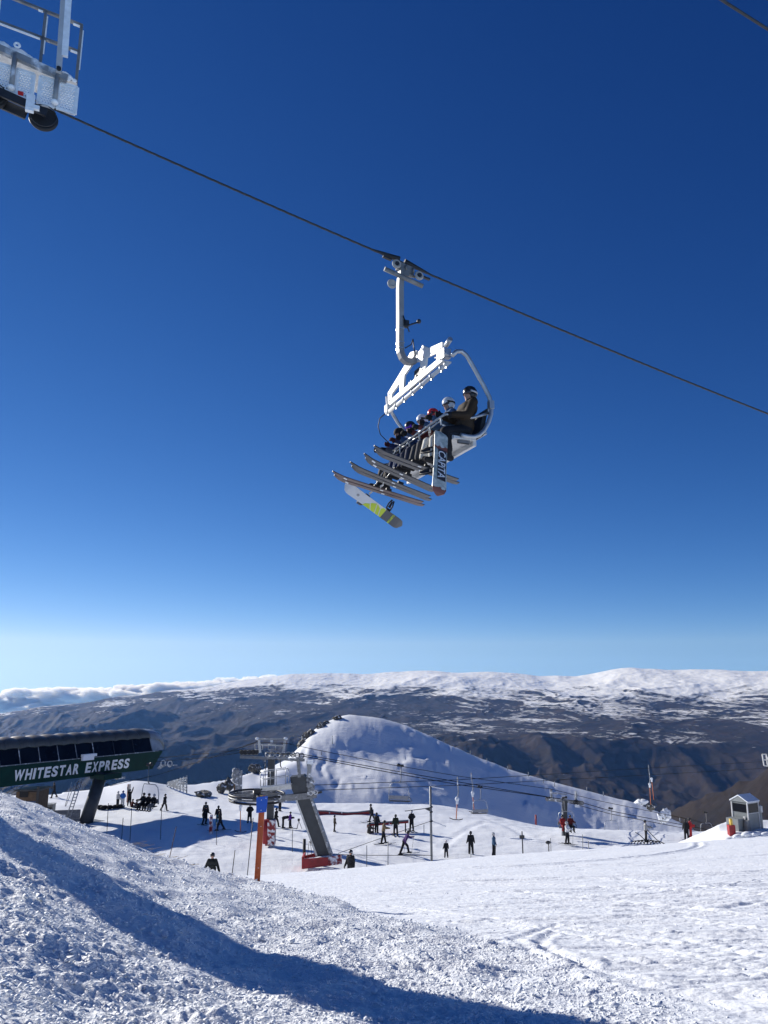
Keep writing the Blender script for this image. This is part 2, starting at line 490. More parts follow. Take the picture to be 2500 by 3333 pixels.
def near_terrain():
    az = np.concatenate([np.linspace(R(-78), R(-32), 70, endpoint=False), np.linspace(R(-32), R(32), 720, endpoint=False), np.linspace(R(32), R(78), 71)])
    r = np.concatenate([np.geomspace(1.6, 4.0, 40, endpoint=False), np.geomspace(4.0, 24, 400, endpoint=False), np.geomspace(24, 60, 240, endpoint=False), np.geomspace(60, 420, 200)])
    A, RR = np.meshgrid(az, r)
    X = RR * np.sin(A); Y = RR * np.cos(A)
    Z, m, e, q, t = ground(X, Y, True)
    # lumps of the bank
    c1, v1 = cells(X / 0.10 + 0.6 * fbm(X * 2, Y * 2, 2), Y / 0.10)
    c2, v2 = cells(X / 0.45 + 3, Y / 0.45 + 0.5 * fbm(X, Y, 2))
    big = fbm(X / 1.1, Y / 1.1, 3)
    far = sstep(20, 9, RR)
    l1 = np.clip(1 - c1 * 1.25, 0, 1) * (0.25 + v1)
    l2 = np.clip(1 - c2 * 1.2, 0, 1) * (0.2 + v2)
    # finer crumbs only where the sheet is fine enough
    patch = sstep(-.25, .25, fbm(X / 1.9 + 5, Y / 1.9, 2))
    lum = m * ((.35 + .65 * patch) * (0.030 * l1 * far + 0.036 * l2 * (v2 > .45)) + 0.13 * big * sstep(3, 8, RR) + 0.032 * fbm(X * 7, Y * 7, 4) * sstep(18, 7, RR))
    Z = Z + lum
    # groomed slope: long shallow undulation and scattered crumbs
    g = (1 - m) * sstep(90, 60, RR)
    Z = Z + g * (0.03 * fbm(X / 3.0, Y / 1.2, 3) + 0.010 * fbm(X * 4, Y * 4, 3))
    ed = sstep(-1.3, -0.25, e) * (1 - m) * sstep(40, 25, Y)
    Z = Z + ed * 0.016 * l2 * (v2 > 0.45)
    Z = Z + g * 0.012 * l2 * (v2 > 0.9) * sstep(24, 12, RR)
    # wind lips and moguls on the knoll
    kn = sstep(-0.16, -0.08, t) * sstep(60, 45, q) * sstep(0, 5, q)
    Z = Z + kn * 0.16 * (ridged(X / 5 + 0.3 * Y / 9, Y / 2.2 + 2, 3) - 0.5)
    lip = kn * sstep(-0.06, 0.04, t)
    wv = fbm(X / 6.5 + .5 * Y / 9, Y / 2.6 + 7, 3)
    Z = Z + lip * 0.55 * sstep(.05, .30, wv) * (0.3 + .7 * sstep(-.1, .3, fbm(X / 14, Y / 14 + 3, 2)))
    crust = kn * sstep(-.02, .12, fbm(X / 20 + 8, Y / 12, 2))
    Z = Z + crust * 0.09 * fbm(X / .9, Y / 1.6, 3)
    for pts in ([(1128, 2460), (1095, 2452), (1086, 2462), (1100, 2490), (1130, 2500)], [(1060, 2480), (1046, 2490), (1042, 2506), (1056, 2524)], [(985, 2490), (982, 2480), (992, 2440)], [(1020, 2445), (1060, 2425), (1080, 2408)], [(1030, 2455), (1090, 2430), (1150, 2440), (1300, 2470)],
                [(1170, 2450), (1140, 2430), (1160, 2422), (1230, 2425)], [(1090, 2560), (1110, 2540), (1130, 2560)], [(1130, 2545), (1180, 2535), (1260, 2540)], [(1110, 2420), (1330, 2412), (1460, 2440)]):
        pp = [hit(u, v, 100, 160) for u, v in pts]
        groove(Z, X, Y, [(p.x, p.y) for p in pp], .13, .42)
    rng = random.Random(5)
    def arc(u, v, pts): return [tuple(W(u + a, v + b, 1)[:2]) for a, b in pts]
    for (u0, v0, u1, v1_, bend, dep, wd) in [(1820, 3010, 1665, 3060, 0, .03, .08), (1665, 3060, 1760, 3120, 0, .03, .08), (1800, 3040, 1750, 3075, 0, .03, .08), (1750, 3075, 1900, 3150, 0, .05, .1), (1900, 3150, 2500, 3330, 0, .03, .12),
                                            (1250, 2902, 1700, 2905, 0, .04, .12), (1700, 2905, 2480, 2985, 0, .05, .13), (1900, 2832, 2500, 2838, 0, .05, .16),
                                            (2000, 2860, 2400, 2900, 0, .04, .13), (1700, 2800, 2300, 2790, 0, .04, .18), (2200, 3060, 2500, 3120, 0, .04, .10), (1600, 3000, 2500, 3060, 0, .03, .10),
                                            (1400, 2860, 2500, 2870, 0, .04, .14), (1500, 2925, 2500, 2950, 0, .03, .12), (2350, 2960, 2500, 2935, 0, .04, .12), (1350, 2800, 1900, 2770, 0, .05, .18), (1450, 2945, 2300, 3010, 0, .03, .10), (1800, 3180, 2500, 3250, 0, .03, .10)]:
        a, b_ = hit(u0, v0), hit(u1, v1_)
        pts = []
        for i in range(9):
            f = i / 8
            p = a.lerp(b_, f)
            pts.append((p.x + 0.04 * math.sin(f * 5 + u0), p.y))
        groove(Z, X, Y, pts, dep * .6, wd)
    for i in range(85):                                       # crossing ski tracks on the piste
        u = rng.uniform(1150, 2450); v = rng.uniform(2800, 3240); a = hit(u, v, 5, 50)
        hd = rng.choice([rng.uniform(-.25, .35), rng.uniform(-.2, .3), rng.uniform(-1.3, -.5)]); cv = rng.uniform(-.06, .06); pts = []; x, y = a.x, a.y
        for k in range(16):
            pts.append((x, y)); st = .06 * y; x += st * math.cos(hd); y += st * math.sin(hd); hd += cv * st
        pts = [p for p in pts if p[1] > 3.5 and p[1] < 49]
        if len(pts) > 3: groove(Z, X, Y, pts, rng.uniform(.007, .018) * max(1, a.y / 11), max(.05, .0042 * a.y))
    for i in range(44):                                       # and on the flat below
        u = rng.uniform(150, 2000); v = rng.uniform(2625, 2790); a = hit(u, v, 52, 100)
        hd = rng.uniform(-.5, .5) + (rng.random() < .3) * 1.2; cv = rng.uniform(-.05, .05); pts = []; x, y = a.x, a.y
        for k in range(14):
            pts.append((x, y)); x += 1.1 * math.cos(hd); y += 1.1 * math.sin(hd); hd += cv
        pts = [p for p in pts if 54 < p[1] < 98]
        if len(pts) > 3: groove(Z, X, Y, pts, rng.uniform(.02, .045), .34)
    gf = sstep(54, 60, Y) * sstep(100, 92, Y) * (Y < 100)
    Z = Z + gf * (0.10 * fbm(X / 2.2, Y / 1.5, 3) + .16 * fbm(X / 7, Y / 5 + 3, 2))
    ob = bpy.data.objects.new('snow_slope', grid_mesh('snow_slope', X, Y, Z, {'rough': m}))
    ob.data.materials.append(M_SNOW)
    COL.objects.link(ob)
    tag(ob, kind='structure')
near_terrain()

# loose lumps lying on the bank
def snow_chunks():
    rng = np.random.RandomState(3)
    ico = bmesh.new(); bmesh.ops.create_icosphere(ico, subdivisions=1, radius=1.0)
    bv = np.array([v.co[:] for v in ico.verts]); bf = np.array([[v.index for v in f.verts] for f in ico.faces]); ico.free()
    N = 19000
    az = rng.uniform(R(-33), R(31), N); r = np.exp(rng.uniform(math.log(3.6), math.log(23), N))
    x = r * np.sin(az); y = r * np.cos(az)
    z, m, e, q, t = ground(x, y, True)
    keep = rng.rand(N) < np.where(m > 0.5, 0.75, np.maximum(0.5 * np.clip((e + 1.6) / 1.4, 0, 1) ** 2.5, .06))
    x, y, z, r, m = x[keep], y[keep], z[keep], r[keep], m[keep]
    n = len(x)
    s = 0.004 + 0.010 * rng.rand(n) ** 2.5 + 0.020 * (rng.rand(n) > 0.988) + 0.0006 * r
    s *= np.where(m > .5, 1, 0.75)
    V = bv[None] * (1 + 0.35 * rng.randn(n, len(bv), 1)).clip(0.5, 1.6)
    V = V * (s[:, None, None] * np.stack([1 + .5 * rng.rand(n), 1 + .5 * rng.rand(n), 0.55 + .4 * rng.rand(n)], -1)[:, None, :])
    a = rng.rand(n) * 6.28
    ca, sa = np.cos(a)[:, None], np.sin(a)[:, None]
    VX = V[..., 0] * ca - V[..., 1] * sa; VY = V[..., 0] * sa + V[..., 1] * ca
    tilt = rng.randn(n)[:, None] * .5
    VZ = V[..., 2] + VX * tilt * .5
    # sit on the lumpy surface: repeat its lump field
    c2, v2 = cells(x / 0.45 + 3, y / 0.45 + 0.5 * fbm(x, y, 2))
    z = z + m * (0.03 * np.clip(1 - c2 * 1.2, 0, 1) * (0.2 + v2) * (v2 > .45) + 0.13 * fbm(x / 1.1, y / 1.1, 3) * sstep(3, 8, r)) + 0.02 * m
    co = np.stack([VX + x[:, None], VY + y[:, None], VZ + z[:, None] + 0.25 * s[:, None]], -1).reshape(-1, 3).astype(np.float32)
    F = (bf[None] + (np.arange(n) * len(bv))[:, None, None]).reshape(-1, 3)
    me = bpy.data.meshes.new('snow_chunks')
    me.vertices.add(len(co)); me.vertices.foreach_set('co', co.ravel())
    k = len(F)
    me.loops.add(k * 3); me.loops.foreach_set('vertex_index', F.ravel().astype(np.int32))
    me.polygons.add(k); me.polygons.foreach_set('loop_start', np.arange(0, k * 3, 3, dtype=np.int32)); me.polygons.foreach_set('use_smooth', np.ones(k, bool))
    me.update(calc_edges=True)
    ob = bpy.data.objects.new('snow_chunks', me); me.materials.append(M_SNOW); COL.objects.link(ob)
    tag(ob, 'loose broken lumps of snow lying over the bank', 'snow', kind='stuff')
snow_chunks()

# ------------------------------------------------------------------ mountains across the valley
def far_terrain():
    az = np.concatenate([np.linspace(R(-60), R(-31), 60, endpoint=False), np.linspace(R(-31), R(31), 700, endpoint=False), np.linspace(R(31), R(60), 61)])
    r = np.concatenate([np.geomspace(390, 4200, 150, endpoint=False), np.geomspace(4200, 16000, 430, endpoint=False), np.geomspace(16000, 16500, 6)])
    A, RR = np.meshgrid(az, r)
    X = RR * np.sin(A); Y = RR * np.cos(A)
    U = 1250 + FPX * 0.945 * np.tan(A)                     # roughly the photo column at the horizon
    km = RR / 1000
    rk = [.39, .6, 1.2, 2.5, 4, 5, 5.6, 6.3, 7.3, 8.5, 9.3, 10.2, 11.2, 12.2, 13, 14, 15.2, 16.5]
    right = [-110, -190, -430, -760, -930, -800, -650, -475, -435, -400, -345, -255, -125, 0, 110, 60, -60, -180]
    left = [-110, -200, -470, -830, -1040, -990, -930, -870, -830, -780, -740, -700, -650, -600, -560, -640, -720, -800]
    wl = np.interp(U, [-500, 0, 300, 500, 700, 850, 1000, 1150, 2600], [0.0, 0.02, .22, .40, .66, .82, .93, 1.0, 1.0])
    warp = 0.7 * fbm(X / 3800, Y / 3800, 3)
    kk = np.clip(km + warp * sstep(3, 5, km) * sstep(13, 11.4, km), .39, 16.5)
    Z = wl * np.interp(kk, rk, right) + (1 - wl) * np.interp(kk, rk, left)
    # crest line detail
    Z = Z + sstep(10, 13, km) * sstep(22, 14, km) * (120 * fbm(X / 1500 + 3, Y / 5000, 3, .4) + 6 * fbm(X / 260, Y / 260, 2))
    # spurs running down toward the valley
    def tent(pts, fall, wob=0.0):
        out = np.full(X.shape, -5000.0)
        for (x0, y0, z0), (x1, y1, z1) in zip(pts[:-1], pts[1:]):
            vx, vy = x1 - x0, y1 - y0
            xx = X + wob * fbm(X / 900, Y / 900, 3); yy = Y + wob * fbm(X / 900 + 9, Y / 900 + 4, 3)
            tt = np.clip(((xx - x0) * vx + (yy - y0) * vy) / (vx * vx + vy * vy), 0, 1)
            d = np.hypot(xx - x0 - tt * vx, yy - y0 - tt * vy)
            out = np.maximum(out, z0 + (z1 - z0) * tt - fall * d)
        return out
    def wp(u, v, y): p = W(u, v, y); return (p.x, p.y, p.z)
    # benches and ridges that show as layers
    for pts, fall, wob in [
        ([wp(2700, 2385, 2300), wp(2500, 2440, 2350), wp(2250, 2535, 2500), wp(2050, 2640, 2800)], .55, 160),
        ([wp(1540, 2420, 6000), wp(1750, 2385, 6700), wp(2000, 2372, 7100), wp(2300, 2352, 7600), wp(2700, 2340, 7900)], .30, 500),
        ([wp(1350, 2310, 8600), wp(1700, 2300, 9200), wp(2050, 2312, 9000), wp(2600, 2296, 9600)], .34, 420),
        ([wp(1900, 2258, 10300), wp(2250, 2246, 10600), wp(2600, 2252, 10700)], .30, 380),
        ([wp(1250, 2258, 10600), wp(1500, 2258, 10700), wp(1800, 2290, 9900)], .30, 380),
        ([wp(300, 2455, 5400), wp(560, 2420, 6200), wp(800, 2370, 7400), wp(1050, 2320, 9000), wp(1200, 2290, 10200)], .36, 420),
        ([wp(150, 2345, 8600), wp(420, 2330, 9200), wp(700, 2300, 10000), wp(900, 2262, 11000)], .34, 420),
        ([wp(-200, 2400, 7000), wp(120, 2385, 7400), wp(420, 2370, 7800), wp(640, 2350, 8600)], .36, 380),
        ([wp(60, 2325, 11500), wp(300, 2288, 12600), wp(480, 2264, 13000), wp(620, 2242, 13300), wp(760, 2222, 13500), wp(860, 2205, 13600)], .26, 300),
        ([wp(600, 2262, 12300), wp(900, 2238, 12200), wp(1150, 2220, 12000)], .3, 300)]:
        Z = smax(Z, tent(pts, fall, wob), 60.0)
    amp = np.interp(km, [.39, 1, 2.2, 4.5, 6, 6.8, 8.2, 9.5, 11, 12, 13, 16], [4, 30, 70, 300, 260, 110, 110, 150, 110, 70, 35, 30])
    amp = amp + (1 - wl) * 260 * sstep(4.5, 6.5, km) * sstep(14, 11, km)
    rn = ridged(X / 2100 + 0.5 * fbm(X / 2500, Y / 2500, 3), Y / 3600 + 0.4 * fbm(X / 3000 + 7, Y / 3000, 3), 5, 0.42)
    Z = Z + amp * (rn - 0.62)
    Z = Z + 95 * sstep(4.2, 5.0, km) * sstep(7.0, 6.2, km) * (ridged(X / 520 + .5 * fbm(X / 900, Y / 900, 2), Y / 2600, 3) - .55)
    Z = Z + amp * 0.10 * (ridged(X / 380 + 5 + .6 * fbm(X / 500, Y / 500, 2), Y / 1100, 4) - 0.6) * 1.6 + amp * .045 * (ridged(X / 150 + 2, Y / 330, 3) - .6) + amp * .03 * fbm(X / 60, Y / 60, 3) + 22 * sstep(5, 2.5, km) * sstep(.6, 1.6, km) * (ridged(X / 260, Y / 420, 5) - .6)
    # snow lies high and on flat or sheltered ground, blown off the ribs
    gy, gx = np.gradient(Z, axis=0) / np.gradient(RR, axis=0), np.gradient(Z, axis=1) / (RR * np.gradient(A, axis=1))
    flat = np.hypot(gx, gy)
    zz = Z + 90 * fbm(X / 1200, Y / 1200, 4) + 60 * fbm(X / 220, Y / 220, 4)
    thr = np.interp(U, [0, 500, 900, 1250, 1500, 2500], [-640, -420, -340, -330, -450, -450])
    sn = (zz - thr) / 480 + (0.22 - flat) * 2.6 + 0.12 * fbm(X / 150, Y / 420, 4) + .60 * fbm(X / 900, Y / 900 + 5, 3)
    sn = sn + 0.9 * sstep(-150, 40, Z)
    sn = np.where(km < 4.5, -1, sn)
    ob = bpy.data.objects.new('mountain_range', grid_mesh('mountain_range', X, Y, Z, {'snow': sn}))
    COL.objects.link(ob); tag(ob, kind='structure')
    m = bpy.data.materials.new('tussock_mountain'); m.use_nodes = True
    nt = m.node_tree; L = nt.links; b = nt.nodes['Principled BSDF']
    b.inputs['Roughness'].default_value = 0.9; b.inputs['Specular IOR Level'].default_value = 0.1
    geo = node(nt, 'ShaderNodeNewGeometry'); at = node(nt, 'ShaderNodeAttribute', attribute_name='snow')
    def noise(sc, det):
        n = node(nt, 'ShaderNodeTexNoise'); n.inputs['Scale'].default_value = sc; n.inputs['Detail'].default_value = det
        L.new(geo.outputs['Position'], n.inputs['Vector']); return n.outputs[0]
    rp = node(nt, 'ShaderNodeValToRGB')
    rp.color_ramp.elements[0].position = .34; rp.color_ramp.elements[0].color = (0.014, 0.013, 0.012, 1)
    rp.color_ramp.elements[1].position = .66; rp.color_ramp.elements[1].color = (0.042, 0.031, 0.022, 1)
    L.new(noise(0.0035, 9), rp.inputs[0])
    ad = node(nt, 'ShaderNodeMath', operation='MULTIPLY_ADD'); L.new(noise(0.012, 8), ad.inputs[0]); ad.inputs[1].default_value = 0.6; ad.inputs[2].default_value = -0.3
    a2 = node(nt, 'ShaderNodeMath', operation='ADD'); L.new(at.outputs['Fac'], a2.inputs[0]); L.new(ad.outputs[0], a2.inputs[1])
    sr = node(nt, 'ShaderNodeValToRGB'); sr.color_ramp.elements[0].position = 0.30; sr.color_ramp.elements[1].position = 0.75
    L.new(a2.outputs[0], sr.inputs[0])
    mx = node(nt, 'ShaderNodeMix', data_type='RGBA'); L.new(sr.outputs[0], mx.inputs[0]); L.new(rp.outputs[0], mx.inputs[6]); mx.inputs[7].default_value = (.84, .86, .88, 1)
    L.new(mx.outputs[2], b.inputs['Base Color'])
    bp = node(nt, 'ShaderNodeBump'); bp.inputs['Strength'].default_value = 0.8; bp.inputs['Distance'].default_value = 26.0
    L.new(noise(0.008, 9), bp.inputs['Height']); L.new(bp.outputs[0], b.inputs['Normal'])
    ob.data.materials.append(m)
far_terrain()

# even, thin haze in the valley air
def haze():
    mb = MB()
    mb.box((0, 8000, -540), (48000, 18200, 1880))
    m = bpy.data.materials.new('haze'); m.use_nodes = True
    nt = m.node_tree; nt.nodes.clear()
    out = nt.nodes.new('ShaderNodeOutputMaterial'); pv = nt.nodes.new('ShaderNodeVolumePrincipled')
    pv.inputs['Color'].default_value = (0.18, 0.42, 1.0, 1)
    pv.inputs['Absorption Color'].default_value = (1, 1, 1, 1)
    pv.inputs['Density'].default_value = 1.9e-5
    pv.inputs['Anisotropy'].default_value = 0.3
    nt.links.new(pv.outputs[0], out.inputs['Volume'])
    o = mb.build('haze', m)
    tag(o, kind='stuff')
haze()

# low cloud lying beyond the range on the left
def clouds():
    m = bpy.data.materials.new('cloud'); m.use_nodes = True
    nt = m.node_tree; b = nt.nodes['Principled BSDF']
    nt.nodes.remove(b); pv = nt.nodes.new('ShaderNodeVolumePrincipled'); pv.inputs['Color'].default_value = (.98, .98, .98, 1); pv.inputs['Density'].default_value = .012; pv.inputs['Anisotropy'].default_value = .35
    nt.links.new(pv.outputs[0], nt.nodes['Material Output'].inputs['Volume'])
    rng = random.Random(4)
    D = 20500.0
    def bank(name, label, pts, n, sx, sz):
        mb = MB()
        for i in range(n):
            f = rng.random() ** 0.9
            (u0, t0, b0), (u1, t1, b1) = [(a, c) for a, c in zip(pts[:-1], pts[1:]) if a[0] <= pts[0][0] + f * (pts[-1][0] - pts[0][0]) <= c[0] + 1e-6][0]
            u = pts[0][0] + f * (pts[-1][0] - pts[0][0]); g = (u - u0) / (u1 - u0)
            top = t0 + g * (t1 - t0); bot = b0 + g * (b1 - b0)
            v = top + (bot - top) * rng.random() ** 1.3
            rz = min(sz * (0.5 + rng.random()), (bot - top) * .5 + 2)
            p = W(u, v + rz * .5, D + rng.uniform(-700, 700))
            px = D / FPX
            mb.ball(p, (sx * px * (0.4 + rng.random()), sx * px * .6, rz * px * .62), None, 12, 8)
        c = W(pts[0][0], pts[0][1], D)
        o = single(name, mb, m, label, 'cloud', c)
        tx = bpy.data.textures.new('puff', 'CLOUDS'); tx.noise_scale = 130.0; tx.noise_depth = 4
        rm = o.modifiers.new('join', 'REMESH'); rm.mode = 'VOXEL'; rm.voxel_size = 34.0
        dm = o.modifiers.new('disp', 'DISPLACE'); dm.texture = tx; dm.strength = 120.0; dm.mid_level = .5; dm.texture_coords = 'GLOBAL'
    bank('cloud_bank', 'long white low cloud bank along the left horizon', [(-500, 2252, 2330), (0, 2246, 2324), (200, 2236, 2310), (420, 2228, 2288), (720, 2216, 2262)], 420, 40, 17)
    bank('cloud', 'small white cloud puff beside the snowy skyline', [(660, 2212, 2245), (800, 2202, 2232), (900, 2196, 2226)], 60, 26, 11)
clouds()

# ================================================================== materials of things
K_WHITE = mat('white_paint', (0.60, 0.605, 0.60), 0.5, 0, .16, 3.5, .08)
K_GALV = mat('galvanised_steel', (0.42, 0.44, 0.46), 0.42, 0.75, .18, 9, .05, 60)
K_GALV_D = mat('weathered_steel', (0.20, 0.21, 0.22), 0.55, 0.5, .25, 5, .08, 40, rime=.30)
K_RIMED = mat('frosted_steel', (0.26, 0.275, 0.29), 0.6, 0.3, .2, 5, .1, 30, rime=.40)
K_TOWERGREY = mat('tower_grey_paint', (0.042, 0.049, 0.055), 0.55, 0.0, .18, 2.5, .05, 25)
K_BLACK = mat('black_rubber', (0.012, 0.012, 0.014), 0.6, 0, .3, 8, .1, 50)
K_ROPE = mat('wire_rope', (0.055, 0.055, 0.06), 0.5, 0.6, .3, 40, .3, 90)
K_CABLE = mat('dark_cable', (0.012, 0.012, 0.014), 0.8, 0, .3, 8, 0, 30, .1)
K_DARK = mat('dark_metal', (0.035, 0.037, 0.042), 0.45, 0.4, .25, 8)
K_SEAT = mat('grey_seat_shell', (0.30, 0.31, 0.33), 0.5, 0, .1, 6)
K_CUSH = mat('black_cushion', (0.02, 0.02, 0.023), 0.7, 0, .2, 12, .2)
K_RED = mat('red_pad', (0.30, 0.018, 0.022), 0.55, 0, .25, 3, .15, 12)
K_REDRIME = mat('red_pad_frosted', (0.26, 0.02, 0.025), 0.6, 0, .25, 3, .15, 12, rime=.48)
K_ORANGE = mat('orange_post_paint', (0.55, 0.115, 0.03), 0.5, 0, .14, 6, .08, 30)
K_BLUE = mat('blue_sign', (0.015, 0.13, 0.62), 0.4, 0, .08, 8)
K_GREEN = mat('dark_green_panel', (0.002, 0.030, 0.026), 0.6, 0, .2, 1.2, .04, 8, .15)
K_LETTER = mat('white_lettering', (0.74, 0.77, 0.80), 0.5, 0, .12, 3)
K_PANE = mat('dark_glazing', (0.006, 0.008, 0.013), 0.2, 0, .4, .6, 0, 30, .22)
K_FROST = mat('frosted_glazing', (0.24, 0.28, 0.33), 0.5, 0, .45, 1.0, .1, 8)
K_WOOD = mat('weathered_timber', (0.12, 0.075, 0.045), 0.8, 0, .35, 4, .2, 18)
K_ROCK = mat('schist_rock', (0.085, 0.082, 0.075), 0.9, 0, .45, 1.4, .8, 3.0, rime=.38)
K_ROCKSNOW = mat('snowy_rock', (0.085, 0.082, 0.075), 0.9, 0, .45, 1.4, .8, 3.0, rime=.60)
K_HUT = mat('hut_cladding', (0.23, 0.25, 0.25), 0.5, 0.1, .12, 2, .05)
K_RIME = mat('rime_ice', (0.76, 0.80, 0.84), 0.65, 0, .10, 12, .22, 25)
K_ORANGESTICK = mat('orange_stick', (0.55, 0.16, 0.05), 0.5, 0, .15, 8)
K_YELLOW = mat('yellow_paint', (0.62, 0.42, 0.06), 0.5, 0, .1, 6)
K_BASEGREY = mat('ski_base', (0.055, 0.058, 0.066), 0.35, 0, .3, 12)
K_BASEBROWN = mat('ski_base_brown', (0.10, 0.062, 0.06), 0.35, 0, .3, 12)

def roof_material():
    m = bpy.data.materials.new('curved_metal_roof'); m.use_nodes = True
    nt = m.node_tree; b = nt.nodes['Principled BSDF']
    b.inputs['Base Color'].default_value = (0.17, 0.145, 0.11, 1); b.inputs['Metallic'].default_value = 0.6; b.inputs['Roughness'].default_value = 0.36
    tc = nt.nodes.new('ShaderNodeTexCoord'); wv = nt.nodes.new('ShaderNodeTexWave'); wv.inputs['Scale'].default_value = 1.9; wv.inputs['Distortion'].default_value = .2
    nt.links.new(tc.outputs['Object'], wv.inputs['Vector'])
    bp = nt.nodes.new('ShaderNodeBump'); bp.inputs['Strength'].default_value = 0.6; bp.inputs['Distance'].default_value = 0.05
    nt.links.new(wv.outputs[1], bp.inputs['Height']); nt.links.new(bp.outputs[0], b.inputs['Normal'])
    return m
K_ROOF = roof_material()

def text_mesh(txt, size, xs=1.0, offset=0.0, ext=0.0):      # built-in font as a mesh in the XY plane
    cu = bpy.data.curves.new('t', 'FONT'); cu.body = txt; cu.size = size; cu.offset = offset; cu.extrude = ext
    ob = bpy.data.objects.new('t', cu); COL.objects.link(ob)
    dg = bpy.context.evaluated_depsgraph_get()
    me = bpy.data.meshes.new_from_object(ob.evaluated_get(dg))
    bpy.data.objects.remove(ob)
    me.transform(Matrix.Diagonal((xs, 1, 1, 1)))
    return me

# ================================================================== the big lift overhead
CO = Vector((0.64123716, 15.09368903, 0.0))
CRZ = math.atan2(-0.37460659, -0.92718385)                  # chair forward axis
CM = Matrix.Translation(CO) @ Matrix.Rotation(CRZ, 4, 'Z')
def CW(x, y, z): return CM @ Vector((x, y, z))              # chair frame (forward, near, up) -> world
ZB = 4.3

# haul ropes
def rope_line(pts, r, n=40, seg=8):
    mb = MB(); mb.tube(pts, r, seg); return mb
def sag(x): return 8.72 + 0.2165 * (x - 0.2) + 0.0016 * (x - .2) ** 2
r1 = [CW(x, 0, sag(x)) for x in np.linspace(13.0, -60, 60)]
mb = MB(); mb.tube(r1, 0.020, 8)
for k in range(3):                                          # strands laid round the rope
    pts = []
    for x in np.arange(7.2, -12, -0.03):
        a = x * 9.0 + k * 2.094
        p = CW(x, 0.013 * math.cos(a), sag(x) + 0.013 * math.sin(a)); pts.append(p)
    mb.tube(pts, 0.0115, 4, False)
single('haul_rope', mb, K_ROPE, 'dark steel haul rope crossing the whole sky, carrying the loaded chair', 'rope', CW(0, 0, 8.7))
mb = MB(); mb.tube([CW(x, 7.3, sag(x) + 0.74) for x in np.linspace(12, -60, 50)], 0.020, 8)
single('haul_rope', mb, K_ROPE, 'dark steel rope cutting the top right corner of the sky', 'rope', CW(0, 7.3, 8.9))

